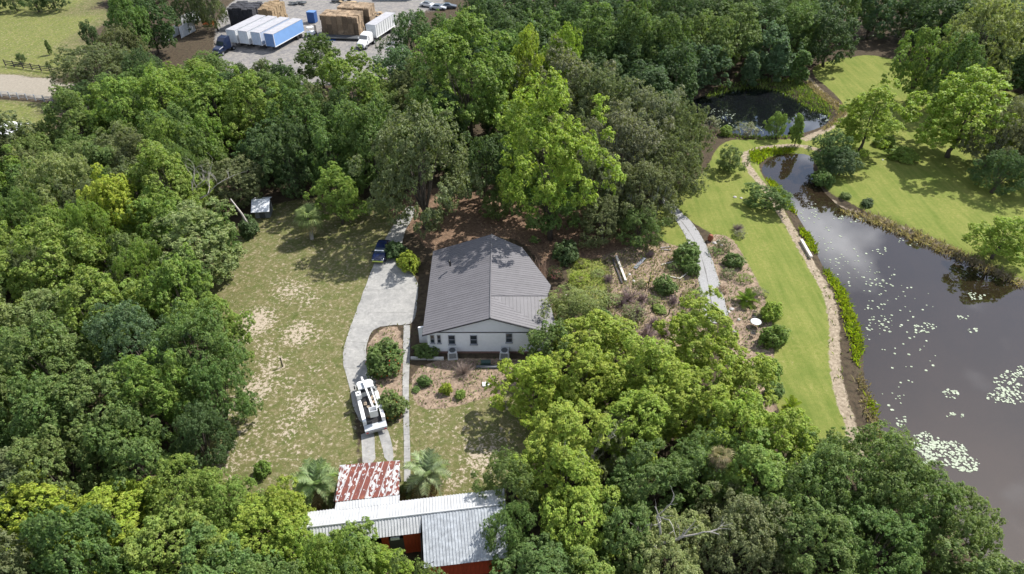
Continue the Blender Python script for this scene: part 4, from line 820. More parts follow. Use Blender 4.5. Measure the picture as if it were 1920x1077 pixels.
for i, (a_, b_) in enumerate([((1238, 466), (1256, 464)), ((1240, 469), (1257, 470))]): beam(a_, b_, .16, .14, .07, DW, 'plank', ['farther', 'nearer'][i] + ' short grey plank of a pair at the bed edge', 'plank', 'pair of grey planks')
beam((1501, 453), (1520, 486), .38, .32, .3, PW, 'timber_bench', 'pale timber bench on the bare strip at the pond shore', 'bench')
for i, (x_, y_, h_) in enumerate([(1215, 540, 1.6), (1210, 546, 1.3), (1272, 572, 1.7), (1222, 585, 1.5), (1254, 590, 1.1), (1282, 605, 1.6), (1262, 612, 1.2), (1303, 540, 1.2), (1311, 585, 1.2)]):
    q = MB(); q.tube([(0, 0, -.1), (.02, .03, h_ * .6), (.06 * (-1) ** i, .02, h_)], [.06, .055, .05], 7); o = q.build('garden_stake', BLACKM); o.location = P(x_, y_); tag(o, ['tall dark stake right of the largest leafless bush', 'shorter dark stake beside the tall one near the leafless bush', 'thick dark stake in the middle of the dry garden', 'dark stake left of the low bright plant', 'short dark stake below the low bright plant', 'dark stake lowest beside the lime trees', 'short dark stake left of the lowest one', 'thin dark stake against the gravel drive below the dark shrub', 'thin dark stake against the gravel drive beside the feathery shrub'][i], 'stake', 'stakes in the dry garden')
for i, (pts, lb) in enumerate([([(1240, 498), (1262, 492), (1285, 500)], 'pale log edging the round dark soil bed on its far side'), ([(1255, 520), (1275, 524), (1290, 512)], 'pale log edging the round dark soil bed on its near side')]):
    q = MB(); c0 = P(*pts[0]); q.tube([P(*p_) - c0 + Vector((0, 0, .1)) for p_ in pts], .1, 7); o = q.build('log', PW); o.location = c0; tag(o, lb, 'log')
b = MB(); b.tube([(0, 0, 0), (0, 0, .25), (0, 0, .6), (0, 0, .85), (0, 0, .95)], [.2, .36, .42, .25, .3], 14); o = b.build('clay_urn', mat('clay', (.22, .07, .035), .7, .2), smooth=True); o.location = P(1331, 452); tag(o, 'rust brown clay urn beside the gravel drive', 'urn')
for k, (x_, y_, rr) in enumerate([(1340, 456, .35), (1352, 460, .28), (1347, 452, .25), (1372, 580, .3), (1360, 600, .35), (1368, 612, .28), (1385, 600, .25), (1378, 622, .3), (1366, 585, .25), (1180, 515, .25), (1188, 527, .22), (1060, 555, .25), (1290, 500, .25), (1272, 497, .2), (1378, 370, .3), (1390, 372, .25), (1655, 300, .2)]):
    bm_ = bmesh.new(); bmesh.ops.create_icosphere(bm_, subdivisions=2, radius=rr); r_ = random.Random(k)
    for v in bm_.verts: v.co *= r_.uniform(.8, 1.12); v.co.z *= .6
    me = bpy.data.meshes.new('rock'); bm_.to_mesh(me); bm_.free(); me.materials.append(mat('rock', (.38, .36, .35), .9, .3, 3)); o = link('rock', me, loc=P(x_, y_)); tag(o, 'pale garden rock ' + ['right of the clay urn', 'farthest right of the clay urn', 'behind the rocks by the clay urn', 'left of the cycad', 'at the right edge of the gravel drive end', 'largest below the gravel drive end', 'nearest the patio table', 'lowest beside the gravel drive end', 'between gravel drive and cycad', 'between the timber beams and the grey slab', 'right of the timber beams lower end', 'behind the right house corner', 'under the dark green shrub by the drive', 'at the far log of the round bed', 'left of two on the pond lawn', 'right of two on the pond lawn', 'under the leaning lime tree'][k], 'rock', 'garden rocks')
p = P(1415, 612); tb = empty('patio_table', p, 0, 'round white topped patio table under the lime trees', 'table')
b = MB(); b.tube([(0, 0, .72), (0, 0, .75)], .62, 24); b.build('tabletop', mat('table_white', (.5, .5, .5), .5), tb); b = MB(); b.tube([(math.cos(k / 20 * 6.2832) * .64, math.sin(k / 20 * 6.2832) * .64, .735) for k in range(21)], .025, 6); b.build('rim', BLACKM, tb)
for k in range(4): a = k * 1.57 + .7; b = MB(); b.tube([(math.cos(a) * .5, math.sin(a) * .5, .72), (math.cos(a) * .55, math.sin(a) * .55, 0)], .025, 6); b.build('leg', BLACKM, tb)
def chair(x, y, rz, label):
    r = empty('garden_chair', P(x, y), rz, label, 'chair', 'black chairs at the patio table')
    b = MB(); [b.box((0, -.2 + k * .1, .42), (.5, .07, .03)) for k in range(5)]; b.build('seat', BLACKM, r)
    b = MB(); [b.box((-.2 + k * .1, .26, .7), (.04, .03, .55)) for k in range(5)]; b.box((0, .26, .97), (.52, .04, .05)); b.build('backrest', BLACKM, r)
    for sx in (-1, 1):
        for sy in (-1, 1): b = MB(); b.box((sx * .23, sy * .23, .21), (.04, .04, .42)); b.build('leg', BLACKM, r)
chair(1413, 598, 0, 'black metal chair on the far side of the white patio table'); chair(1411, 630, 3.0, 'black metal chair on the near side of the white patio table')

# ------------------------------------------------------------------ palms
def frond_mesh(Ln, nlf, ll, droop, fan=False, seed=0):
    r = np.random.default_rng(seed); k = np.arange(nlf); pos = []; V = []; F = []; rn = []
    def pt(t_): return np.array([0, t_ * Ln * (1 - .18 * droop * t_), Ln * (.42 * t_ - droop * .75 * t_ * t_)])
    if not fan:
        for i in range(nlf):
            t_ = .12 + .88 * i / nlf; p_ = pt(t_); l = ll * (math.sin(math.pi * (.12 + .8 * t_)) ** .6)
            for s_ in (-1, 1):
                d = np.array([s_ * .8, .55, .30 - .55 * droop * t_]) + r.normal(0, .08, 3); d /= np.linalg.norm(d); w = np.array([0, .05, 0]); b0 = len(V)
                V += [p_ - w, p_ + w, p_ + d * l * .6 + w * .8 + [0, 0, -.03], p_ + d * l + [0, 0, -l * .22], p_ + d * l * .6 - w * .8 + [0, 0, -.03]]; F.append((b0, b0 + 1, b0 + 2, b0 + 3, b0 + 4)); rn += [r.uniform(0, 1, 3)] * 5
        for i in range(6):
            a_, b_ = pt(i / 6), pt((i + 1) / 6); w = .05 * (1 - i / 7); b0 = len(V); V += [a_ + [w, 0, 0], a_ - [w, 0, 0], b_ - [w * .8, 0, 0], b_ + [w * .8, 0, 0]]; F.append((b0, b0 + 1, b0 + 2, b0 + 3)); rn += [np.array([.8, .5, 0])] * 4
    else:
        c_ = pt(.55); b0 = len(V); V += [np.array([.03, 0, 0]), np.array([-.03, 0, 0]), c_ - [.03, 0, 0], c_ + [.03, 0, 0]]; F.append((b0, b0 + 1, b0 + 2, b0 + 3)); rn += [np.array([.8, .5, 0])] * 4
        for i in range(nlf):
            a = (i / (nlf - 1) - .5) * 4.4; d = np.array([math.sin(a), math.cos(a) * .9, .12 - .25 * droop]); l = ll * (1 - .12 * abs(a)); w = np.cross(d, [0, 0, 1]); w = w / np.linalg.norm(w) * .055; b0 = len(V)
            V += [c_, c_ + d * l * .6 + w, c_ + d * l + [0, 0, -l * (.3 + .3 * droop)], c_ + d * l * .6 - w]; F.append((b0, b0 + 1, b0 + 2, b0 + 3)); rn += [r.uniform(0, 1, 3)] * 4
    me = bpy.data.meshes.new('frond'); me.from_pydata([tuple(v) for v in V], [], F); me.materials.append(LEAF)
    at = me.attributes.new('rnd', 'FLOAT_VECTOR', 'POINT'); at.data.foreach_set('vector', np.array(rn, np.float32).ravel()); return me
PIND = [frond_mesh(2.5, 26, .75, d, seed=i) for i, d in enumerate((.55, .9, 1.35))]
FAN = [frond_mesh(1.7, 18, 1.15, d, True, seed=i) for i, d in enumerate((.3, .8, 1.4))]
def palm(x, y, h, sc, col, label, fan=False, n=36, dead=6, name='palm_tree'):
    r = empty(name, (x, y, gz(x, y)), 0, label, 'palm'); q = random.Random(int(x * 100)); b = MB()
    b.tube([(0, 0, -.1), (.03, 0, h * .3), (.05, .02, h * .7), (.05, .02, h)], [.26 * sc, .22 * sc, .2 * sc, .16 * sc], 10); b.build('trunk', PALEBARK, r)
    for i in range(n):
        f = i / n; me = (FAN if fan else PIND)[min(2, int(f * 3))]; o = link('frond', me, r); o.location = (.05, .02, h - f * .25); o.rotation_euler = (math.radians(58 - f * 85 + q.uniform(-8, 8)), q.uniform(-.2, .2), i * 2.39996 + q.uniform(-.2, .2)); s_ = sc * q.uniform(.85, 1.1); o.scale = (s_, s_, s_)
        k = q.uniform(.85, 1.15); o.color = (.27 * k, .22 * k, .13 * k, 1) if i >= n - dead else (col[0] * k, col[1] * k, col[2] * k, 1)
    placed.append((x, y, 1.8 * sc))
p = P(803, 918); palm(p.x, p.y, 2.3, 1.0, (.30, .35, .21), 'silvery green feather palm right of the rusty lean-to', n=30)
p = P(598, 938); palm(p.x, p.y, 2.4, 1.0, (.27, .34, .17), 'green feather palm left of the rusty lean-to', n=30)
p = P(585, 448); palm(p.x, p.y, 3.4, 1.15, (.20, .25, .09), 'fan palm with pale trunk on the shaded lawn', True, n=46, dead=9)
p = P(1480, 772); palm(p.x, p.y, .5, .62, (.24, .30, .03), 'small yellow green feather palm at the edge of the east lawn', n=12, dead=0, name='small_palm')
p = P(1398, 568); palm(p.x, p.y, .3, .72, (.17, .24, .04), 'spreading yellow green cycad in the bed by the gravel drive', n=20, dead=0, name='cycad')
p = P(1326, 935); palm(p.x, p.y, 6.0, .7, (.30, .26, .13), 'small withered fan palm beside the bare dead tree', True, n=14, dead=10, name='small_palm')

# ------------------------------------------------------------------ trees that can be told apart
T = tree_px
# far left, by the field and the yard
T(170, 88, 10, 62, 'oak', 'olive', 'wide dark olive oak at the end of the sandy road', jit=False)
T(220, 52, 10, 42, 'oak', 'olive', 'grey green oak between the field and the white sheet screens')
T(160, 42, 6, 16, 'mid', 'dark', 'small dark tree at the edge of the green field')
T(222, -10, 15, 34, 'mid', 'green', 'green tree at the far right corner of the field')
T(266, 0, 12, 38, 'mid', 'dark', 'tall dark tree over the white sheet screens')
T(338, -38, 12, 28, 'oak', 'dark', 'dark mossy tree left of the grey sheet wall', moss=True)
T(385, -38, 12, 26, 'oak', 'olive', 'mossy olive tree behind the orange barrier', moss=True)
T(380, 104, 8.5, 48, 'oak', 'mid', 'broad dusky oak in front of the navy cab')
T(262, 96, 10, 40, 'oak', 'dark', 'dark round oak between the two broad oaks below the screens')
T(86, 72, 3.4, 6, 'cone', 'mid', 'taller young sapling standing in the green field')
T(37, 98, 2.2, 8, 'mid', 'dark', 'low dark sapling standing near the rail fence')
T(592, 74, 10, 36, 'mid', 'green', 'upright green tree in the middle of the yard front')
T(530, 118, 7, 24, 'mid', 'dark', 'small dark tree left of the upright yard tree')
T(484, 116, 6.5, 24, 'mid', 'olive', 'thin olive tree at the yard front below the trailers')
T(445, 122, 6.5, 22, 'oak', 'dark', 'low dark oak at the left end of the yard front')
T(745, 98, 11, 48, 'mid', 'blue', 'blue green tree right of the yard front')
T(775, 28, 14, 52, 'oak', 'dark', 'dark spreading oak beside the white semi')
T(850, 30, 12, 44, 'mid', 'green', 'round green tree behind the dark oak by the white semi')
T(895, -5, 16, 30, 'mid', 'dark', 'dark tree at the top edge right of the parked cars')
# behind the house
T(655, 112, 14, 62, 'mid', 'bright', 'sunlit yellow green tree right of the upright yard tree')
T(548, 165, 13, 50, 'mid', 'green', 'green tree below the small dark yard trees')
T(470, 152, 13, 52, 'gum', 'bright', 'bright bushy tree below the low oak at the yard front')
T(385, 142, 13, 52, 'gum', 'bright', 'bright bushy tree below the broad dusky oak')
T(300, 142, 13, 50, 'gum', 'bright', 'yellow green tree on the upper wood edge right of the wide olive oak')
T(210, 160, 13, 52, 'gum', 'bright', 'yellow green tree directly below the wide olive oak')
T(115, 178, 12, 48, 'gum', 'mid', 'green tree at the wood corner by the wire fence')
T(875, 44, 23, 86, 'tall', 'bright', 'tallest bright green tree behind the house', v=1)
T(800, 150, 15, 38, 'cone', 'blue', 'blue green pointed tree left of the tallest tree')
T(838, 170, 15, 40, 'cone', 'dark', 'dark pointed tree in front of the tallest tree')
T(985, 82, 19, 40, 'gum', 'lime', 'lime topped tree between tallest tree and grey oak')
T(1062, 52, 19, 34, 'gum', 'lime', 'lime tree crown tip rising behind the grey oak')
T(782, 214, 18, 98, 'oak', 'olive', 'big olive oak over the blue car, dark trunk below', jit=False, v=1)
T(690, 200, 15, 55, 'mid', 'green', 'green tree left of the big olive oak')
T(612, 222, 13, 50, 'mid', 'green', 'green tree above the fan palm')
T(625, 318, 9, 38, 'gum', 'bright', 'bright low tree just behind the fan palm')
T(530, 236, 12, 48, 'mid', 'dark', 'dark tree behind the garden shed')
T(1042, 186, 21.5, 86, 'tall', 'lime', 'tall lime green tree right behind the house roof', v=0)
T(1035, 330, 10, 48, 'gum', 'green', 'green lower tree under the tall lime tree by the roof')
T(905, 258, 11, 42, 'mid', 'dark', 'added dark shade tree at the foot of the tallest tree')  # added to shade the brown ground behind the house
T(972, 288, 10, 38, 'mid', 'green', 'added green shade tree left under the tall lime tree')  # second tree put in to darken the ground behind the roof
T(928, 362, 4.2, 26, 'mid', 'mid', 'rounded small tree on the brown litter behind the roof')
T(1048, 98, 16, 74, 'oak', 'grey', 'grey domed oak behind the tall lime tree')
T(1140, 140, 15, 66, 'oak', 'olive', 'olive oak dome right of the grey domed oak')
T(1215, 168, 14, 66, 'oak', 'grey', 'high grey green oak dome left of the far pond')
T(1285, 205, 12, 46, 'oak', 'olive', 'olive oak at the right end of the oak group')
T(1180, 222, 14, 80, 'oak', 'grey', 'grey oak in the middle of the oak group', moss=True)
T(1255, 260, 11, 56, 'oak', 'olive', 'oak with low skirts beside the east lawn')
T(1200, 310, 10, 62, 'oak', 'olive', 'dusky oak above the start of the gravel drive', moss=True)
T(1125, 290, 11, 52, 'oak', 'grey', 'mossy oak right of the tall lime tree', moss=True)
T(1135, 372, 7, 45, 'oak', 'olive', 'low drooping oak at the edge of the dry garden')
T(1205, 392, 6, 42, 'oak', 'mid', 'lowest oak skirt left of the gravel drive')
# pond side
T(1648, 170, 11, 50, 'gum', 'lime', 'lime green tree leaning over the lawn beyond the pond', jit=False, v=2)
T(1838, 148, 14, 74, 'gum', 'lime', 'broadest lime green tree on the far lawn', v=1)
T(1752, 62, 14, 38, 'gum', 'bright', 'tall green tree behind the two lime trees')
T(1808, 74, 14, 34, 'gum', 'green', 'slimmer green tree right of the tall green one')
T(1872, 4, 17, 72, 'oak', 'pale', 'large pale fluffy tree in the upper right corner', jit=False)
T(1905, 190, 12, 50, 'oak', 'grey', 'grey tree at the right edge behind the broad lime tree')
T(1895, 285, 7, 42, 'oak', 'dark', 'dark low tree at the right edge under the grey one')
T(1566, 250, 6.2, 36, 'oak', 'dark', 'dark round tree at the pond narrows', v=2)
T(1588, 280, 4.5, 28, 'mid', 'blue', 'blue green tree in front of the dark round one at the narrows')
T(1375, 276, 4.2, 24, 'mid', 'mid', 'small round tree on the lawn right of the oak group')
T(1443, 352, 3.4, 34, 'mid', 'green', 'dark rounded small tree on the west pond shore')
T(1460, 212, 4.5, 17, 'mid', 'bright', 'small bright tree on the near shore of the far pond')
T(1506, 212, 6, 13, 'cone', 'bright', 'slender young tree between the two ponds')
T(1895, 415, 6, 44, 'gum', 'lime', 'lime tree at the right edge on the pond bank')
for i, (x_, y_, h_, r_, tn, wd) in enumerate([(1010, 25, 15, 48, 'green', 'green tree'), (1110, 20, 16, 52, 'green', 'green tall tree'), (1200, 18, 17, 42, 'mid', 'mid green tree'), (1255, 30, 16, 40, 'green', 'leafy green tree'), (1335, 32, 13, 46, 'mid', 'pale flecked tree'), (1390, 18, 13.5, 42, 'mid', 'high green tree'), (1180, 75, 12, 40, 'dark', 'dark tree'), (1240, 84, 10.5, 40, 'blue', 'blue green tree'), (1320, 82, 9.5, 40, 'blue', 'blue green bushy tree')]):
    T(x_, y_, h_, r_, 'gum' if i % 2 else 'mid', tn, wd + ' in the forest ' + ['above the lime tips', 'above the grey oak', 'straight above the olive oak dome', 'left of the pale flecked tree', 'above the far pond reeds', 'at the top edge above the far pond', 'low in the front left of the far pond', 'at the dark shore left of the far pond', 'overhanging the far pond reeds'][i])
for i, (x_, y_, h_, r_, kd, tn, lb) in enumerate([(1415, 92, 7.5, 19, 'cone', 'blue', 'slim conical tree first in the row along the far pond reeds'), (1465, 70, 9.5, 24, 'cone', 'blue', 'taller conical tree second in the row along the far pond reeds'), (1508, 92, 7, 22, 'cone', 'green', 'short conical tree at the right end of the reed row'), (1570, 24, 11.5, 42, 'mid', 'dark', 'dark broad tree jutting into the far lawn'), (1500, 18, 12, 40, 'mid', 'green', 'green tree behind the conical row')]): T(x_, y_, h_, r_, kd, tn, lb)
# west wood
for row in [(300, 290, 13, 62, 'gum', 'bright', 'sunlit clumpy tree in the middle of the west wood'), (428, 302, 8, 48, 'mid', 'olive', 'olive tree leaning on a pale bare trunk by the shed'), (345, 402, 11, 70, 'gum', 'pale', 'pale sunlit tree on the wood edge by the lawn'),
    (398, 408, 9, 30, 'gum', 'green', 'slim green tree at the shaded lawn corner'), (180, 330, 12, 55, 'mid', 'yellow', 'yellowish tree beside the bare twigs in the west wood'), (85, 300, 12, 60, 'oak', 'pale', 'pale olive tree at the left edge below the carport'), (60, 440, 12, 75, 'gum', 'bright', 'bright tree at the left edge above the dark gap'),
    (245, 468, 10, 42, 'oak', 'bright', 'neat domed small tree right of the dark gap'), (310, 500, 11, 55, 'gum', 'bright', 'sunlit tree below the pale one on the wood edge'), (160, 530, 11, 80, 'mid', 'bright', 'broad sunlit tree left of centre of the west wood'), (400, 560, 9, 45, 'gum', 'bright', 'bright tree touching the worn lawn'),
    (230, 590, 11, 80, 'oak', 'blue', 'broad blue green oak in the west wood'), (340, 600, 11, 80, 'oak', 'green', 'broad dark green oak along the worn lawn'), (60, 620, 11, 70, 'mid', 'mid', 'green tree at the left edge below the bright one'), (270, 682, 10, 58, 'gum', 'bright', 'lime topped tree amid dark oaks in the west wood'),
    (390, 690, 9, 60, 'oak', 'green', 'dark green oak bulging into the lawn'), (150, 715, 10, 80, 'mid', 'mid', 'large green tree in the lower left wood'), (45, 730, 10, 65, 'mid', 'green', 'green tree at the left edge in the lower wood'), (355, 770, 8, 55, 'oak', 'dark', 'dark oak at the lower lawn corner'), (230, 800, 9, 70, 'mid', 'green', 'green tree below the lime topped one'),
    (60, 835, 9, 70, 'mid', 'mid', 'green tree above the yellow lime corner tree'), (35, 932, 8, 85, 'gum', 'yellow', 'yellow lime tree in the lower left corner'), (185, 938, 7.5, 72, 'gum', 'yellow', 'yellow green tree right of the corner one'), (330, 895, 7, 75, 'oak', 'bright', 'low domed tree below the worn lawn corner'),
    (420, 905, 6, 55, 'oak', 'bright', 'small domed tree at the lower lawn edge'), (300, 985, 7, 80, 'mid', 'bright', 'green tree at the bottom edge left of centre'), (525, 925, 6.5, 50, 'gum', 'lime', 'lime clumpy tree below the sapling of the lawn'), (470, 975, 6.5, 70, 'gum', 'lime', 'lime clumpy tree at the bottom edge'), (545, 1000, 6, 50, 'gum', 'lime', 'lime tree overlapping the left end of the barn roof'),
    (655, 1010, 6, 55, 'gum', 'bright', 'bright tree overlapping the lower barn eave'), (735, 1045, 5, 45, 'gum', 'lime', 'small lime tree below the red barn wall')]:
    T(*row[:7], jit=False)
# lower right wood
for row in [(1072, 548, 5.5, 44, 'oak', 'pale', 'greyish small tree at the right house corner'), (1042, 612, 6, 38, 'mid', 'green', 'dark green tree covering the right end of the gable'), (1125, 604, 7, 62, 'gum', 'lime', 'lime tree just right of the gable wall'), (1006, 684, 7, 58, 'gum', 'yellow', 'yellow lime tree closest below the air conditioners'),
    (1100, 665, 8, 55, 'gum', 'lime', 'lime tree right of the yellow lime one'), (1215, 640, 8, 62, 'gum', 'lime', 'lime tree below the dry garden'), (1335, 586, 9, 66, 'gum', 'lime', 'bright tree at the lower end of the gravel drive'), (1405, 690, 6, 50, 'gum', 'lime', 'bright tree below the patio table'), (1290, 700, 8, 60, 'gum', 'lime', 'lime tree below the gravel drive end tree'),
    (1400, 770, 8, 65, 'gum', 'lime', 'bright tree left of the small yellow green palm'), (1200, 740, 8, 62, 'gum', 'lime', 'lime tree in the middle of the lower wood'), (1060, 770, 8, 66, 'gum', 'lime', 'bright tree beside the shaded lawn'), (1490, 790, 7.5, 60, 'gum', 'lime', 'bright tree at the bottom of the east lawn'),
    (960, 872, 6.5, 50, 'oak', 'mid', 'green tree overlapping the right end of the barn roof'), (1060, 850, 7.5, 60, 'gum', 'lime', 'lime clumpy tree right of the barn roof'), (1160, 800, 6, 48, 'oak', 'olive', 'olive small tree in a gap of the lower wood'), (1330, 830, 6.5, 60, 'oak', 'green', 'dark green tree above the bare dead tree'), (1430, 850, 7.5, 70, 'gum', 'bright', 'green clumpy tree right of the dead tree'),
    (1560, 858, 8.5, 80, 'oak', 'green', 'green oak at the tip of the bare shore strip'), (1660, 838, 9, 85, 'oak', 'mid', 'domed oak left of the big lily pad raft'), (1745, 905, 8, 82, 'oak', 'green', 'green oak below the big lily pad raft'), (1820, 960, 7.5, 75, 'oak', 'mid', 'oak lowest along the pond in the corner'),
    (950, 962, 6, 44, 'oak', 'green', 'green tree over the lower right barn roof corner'), (1085, 940, 7, 66, 'gum', 'lime', 'bright clumpy tree at the bottom edge right of the barn'), (1260, 1010, 6.5, 80, 'oak', 'pale', 'pale green domed tree below the dead tree'), (1400, 965, 7.5, 85, 'oak', 'olive', 'olive domed tree at the bottom edge right of centre'),
    (1530, 960, 7.5, 85, 'oak', 'mid', 'green oak in the lower wood left of the corner oaks'), (1670, 980, 7.5, 85, 'oak', 'green', 'green oak at the bottom edge near the right corner'), (1170, 975, 6.5, 55, 'mid', 'green', 'dark green tree left of the dead tree foot')]:
    T(row[0], row[1], row[2] * 1.06, row[3] * 1.12, *row[4:7], jit=False)
# pale leaning trunk by the shed
b = MB(); a0 = P(473, 440); b.tube([(0, 0, -.1), (-.25, .1, 1.6), (-.8, .3, 3.3), (-2.0, .8, 5.4)], [.2, .18, .15, .08], 8); o = b.build('leaning_trunk', PALEBARK, smooth=True); o.location = a0; tag(o, 'pale bare leaning trunk beside the garden shed', 'trunk')
def dead_tree(loc, H, label, seed, m=PALEBARK, r0=.22, lean=(0.9, .2)):
    r = random.Random(seed); root = empty('dead_tree', loc, 0, label, 'tree'); b = MB()
    def br(p_, d_, l, rad, lev):
        pts = [p_]; 
        for k in range(3): d_ = (d_ + Vector((r.uniform(-.3, .3), r.uniform(-.3, .3), r.uniform(-.15, .3)))).normalized(); pts.append(pts[-1] + d_ * l / 3)
        b.tube(pts, [rad, rad * .85, rad * .7, rad * .5], 5, cap=False)
        if lev < 4:
            for k in range(3 if lev < 2 else 2): br(pts[r.randint(1, 3)], (d_ + Vector((r.uniform(-1, 1), r.uniform(-1, 1), r.uniform(-.3, .6)))).normalized(), l * r.uniform(.5, .75), rad * .5, lev + 1)
    br(Vector((0, 0, 0)), Vector((lean[0] * .3, lean[1], 1)).normalized(), H * .55, r0, 0); b.build('trunk', m, root)
p = P(1190, 1010, 4.0); dead_tree((p.x, p.y, 0), 9.5, 'bare pale dead tree in the lower wood', 4, r0=.24, lean=(2.2, .2))
p = P(345, 340, 8); dead_tree((p.x - 1, p.y, 0), 11.5, 'bare twiggy dead tree in the west wood', 9, r0=.2)
p = P(1105, 860, 5); dead_tree((p.x, p.y, 0), 7.5, 'thin bare dead tree right of the barn roof', 12, r0=.14)

LANDMARKS = [(o['label'], o.location.x, o.location.y) for o in COL.objects if o.get('category') == 'tree' and not o.get('group')]
# ------------------------------------------------------------------ shrubs
def shrub(px, py, rpx, tint, label, kind='bush', hk=1.25, group=None, berries=None):
    R = rpx / pxm(py, .6); p_ = P(px, py + rpx * .55); o = place(kind, p_.x, p_.y, R * hk, R, tint, label, 'bush', group)
    if berries:
        r = np.random.default_rng(int(px)); n = 60; d = rnd_dir(r, n); d[:, 2] = abs(d[:, 2]); q = d * np.array([R, R, R * .8]) * 1.0 + [0, 0, R * .35]
        me = leaf_mesh('blossom', q, d, np.full(n, .2), r.uniform(0, 1, (n, 3))); x = link('blossom', me, o); x.color = (*berries, 1)
for a in [(722, 672, 36, 'green', 'largest dark green bush with red flowers in the driveway bed', 'bush', 1.3, None, (.5, .06, .02)), (738, 758, 27, 'mid', 'round bush with orange tips right of the bucket truck', 'bush', 1.4, None, (.45, .14, .03)), (766, 490, 22, 'yellow', 'yellow green bush beside the blue car'), (742, 468, 20, 'dark', 'dark bush between the blue car and the olive oak'),
    (797, 655, 20, 'green', 'green bush at the left end of the gable wall', 'bush', 1.0), (862, 645, 8, 'dark', 'small dark potted shrub under the house windows', 'bush', 2.6), (495, 880, 16, 'bright', 'bright sapling bush at the lower end of the worn lawn', 'bush', 1.9), (837, 730, 11, 'yellow', 'lime upright shrub in the mulch bed', 'bush', 1.8), (864, 738, 10, 'bright', 'green shrub right of the lime one in the mulch bed', 'bush', 1.3),
    (797, 714, 12, 'green', 'dark leafy shrub beside the garden path', 'bush', 1.3), (780, 728, 8, 'green', 'low green plant at the garden path edge', 'bush', .7), (766, 918, 20, 'mid', 'dark bush between the lean-to and the silvery palm', 'bush', 1.2), (690, 930, 10, 'mid', 'low shrub left of the lean-to corner', 'bush', 1.0),
    (1040, 512, 13, 'olive', 'pink flowering bush at the right roof corner', 'thin', 1.6, None, (.62, .22, .22)), (1085, 520, 18, 'lime', 'lime shrub right of the pink bush', 'thin', 1.2), (1110, 555, 24, 'pale', 'greyish thin shrub between house and dry garden', 'thin', 1.2), (1075, 565, 18, 'pale', 'pale shrub behind the right house corner', 'bush', 1.1),
    (1285, 478, 24, 'green', 'dark green shrub left of the gravel drive', 'bush', 1.5), (1293, 502, 16, 'green', 'small green shrub under the dark one by the gravel drive', 'bush', 1.4), (1247, 535, 20, 'mid', 'rounded shrub in the middle of the dry garden', 'bush', 1.3), (1303, 556, 20, 'mid', 'feathery shrub against the gravel drive', 'thin', 1.4), (1236, 576, 13, 'bright', 'low bright plant among the stakes', 'bush', .6),
    (1185, 585, 24, 'olive', 'loose olive shrub in the lower dry garden', 'thin', 1.1), (1355, 458, 16, 'olive', 'olive shrub at the top of the east bed', 'thin', 1.2), (1375, 487, 18, 'mid', 'green shrub in the east bed beside the lawn', 'bush', 1.2), (1385, 437, 12, 'grey', 'small grey shrub on the lawn above the east bed', 'thin', 1.0), (1422, 545, 14, 'olive', 'brownish shrub right of the cycad', 'thin', .9),
    (1200, 530, 12, 'olive', 'small olive shrub left of the tall stake', 'thin', 1.0), (1150, 560, 16, 'pale', 'pale shrub left of the leafless bush', 'thin', 1.1), (1130, 590, 18, 'mid', 'green shrub at the lower left of the dry garden', 'bush', 1.1), (1265, 500, 12, 'green', 'small green shrub inside the round soil bed', 'thin', 1.2),
    (1155, 610, 18, 'olive', 'loose shrub just above the lime trees', 'thin', 1.1), (1225, 560, 11, 'mid', 'low shrub between two stakes', 'thin', .9), (1300, 590, 14, 'mid', 'green shrub at the lower gravel drive', 'bush', 1.0), (1090, 490, 14, 'lime', 'low lime weed clump under the oak skirt', 'thin', .8), (1120, 510, 12, 'pale', 'pale weed clump in the dry grass', 'thin', .8),
    (1340, 470, 12, 'mid', 'small shrub touching the gravel drive on its right', 'thin', 1.1), (1365, 510, 14, 'olive', 'loose shrub in the middle of the east bed', 'thin', 1.0), (1395, 520, 13, 'bright', 'bright shrub above the cycad', 'thin', 1.0), (1425, 590, 12, 'mid', 'green shrub right below the cycad', 'thin', 1.0), (1352, 540, 11, 'brown', 'brown withered shrub beside the gravel drive', 'thin', .8),
    (1442, 585, 20, 'lime', 'lime bush at the lawn edge above the patio table', 'bush', 1.5), (1447, 630, 24, 'bright', 'green bush at the lawn edge right of the patio table', 'bush', 1.5), (1440, 690, 22, 'bright', 'green bush at the lawn edge below the patio table', 'bush', 1.4), (1450, 730, 18, 'green', 'green bush nearest the small yellow green palm', 'bush', 1.3),
    (1400, 240, 22, 'grey', 'silvery thin bush on the near shore of the far pond', 'thin', 1.1), (1360, 246, 12, 'bright', 'small bright bush left of the silvery bush', 'bush', 1.3), (1330, 232, 20, 'grey', 'pale twiggy bush beside the oak group at the far pond', 'thin', 1.2), (1490, 240, 9, 'green', 'small dark shrub left of the slender tree', 'bush', 1.6), (1625, 378, 12, 'dark', 'small dark shrub on the right pond bank', 'bush', .9),
    (1540, 330, 20, 'green', 'dark bush hanging over the pond narrows', 'bush', 1.2), (1690, 285, 24, 'bright', 'bright low shrub between the two lime trees', 'bush', .8), (1655, 262, 18, 'bright', 'low shrub under the leaning lime tree', 'bush', .8), (818, 425, 10, 'olive', 'small shrub at the foot of the olive oak', 'thin', 1.0), (470, 428, 20, 'dark', 'dark bush around the foot of the leaning trunk', 'bush', 1.5),
    (1060, 470, 26, 'dark', 'dark shrub under the lime tree by the roof', 'bush', 1.2), (1585, 365, 10, 'mid', 'small shrub on the tip of the right pond bank', 'bush', .8)]:
    shrub(*a)
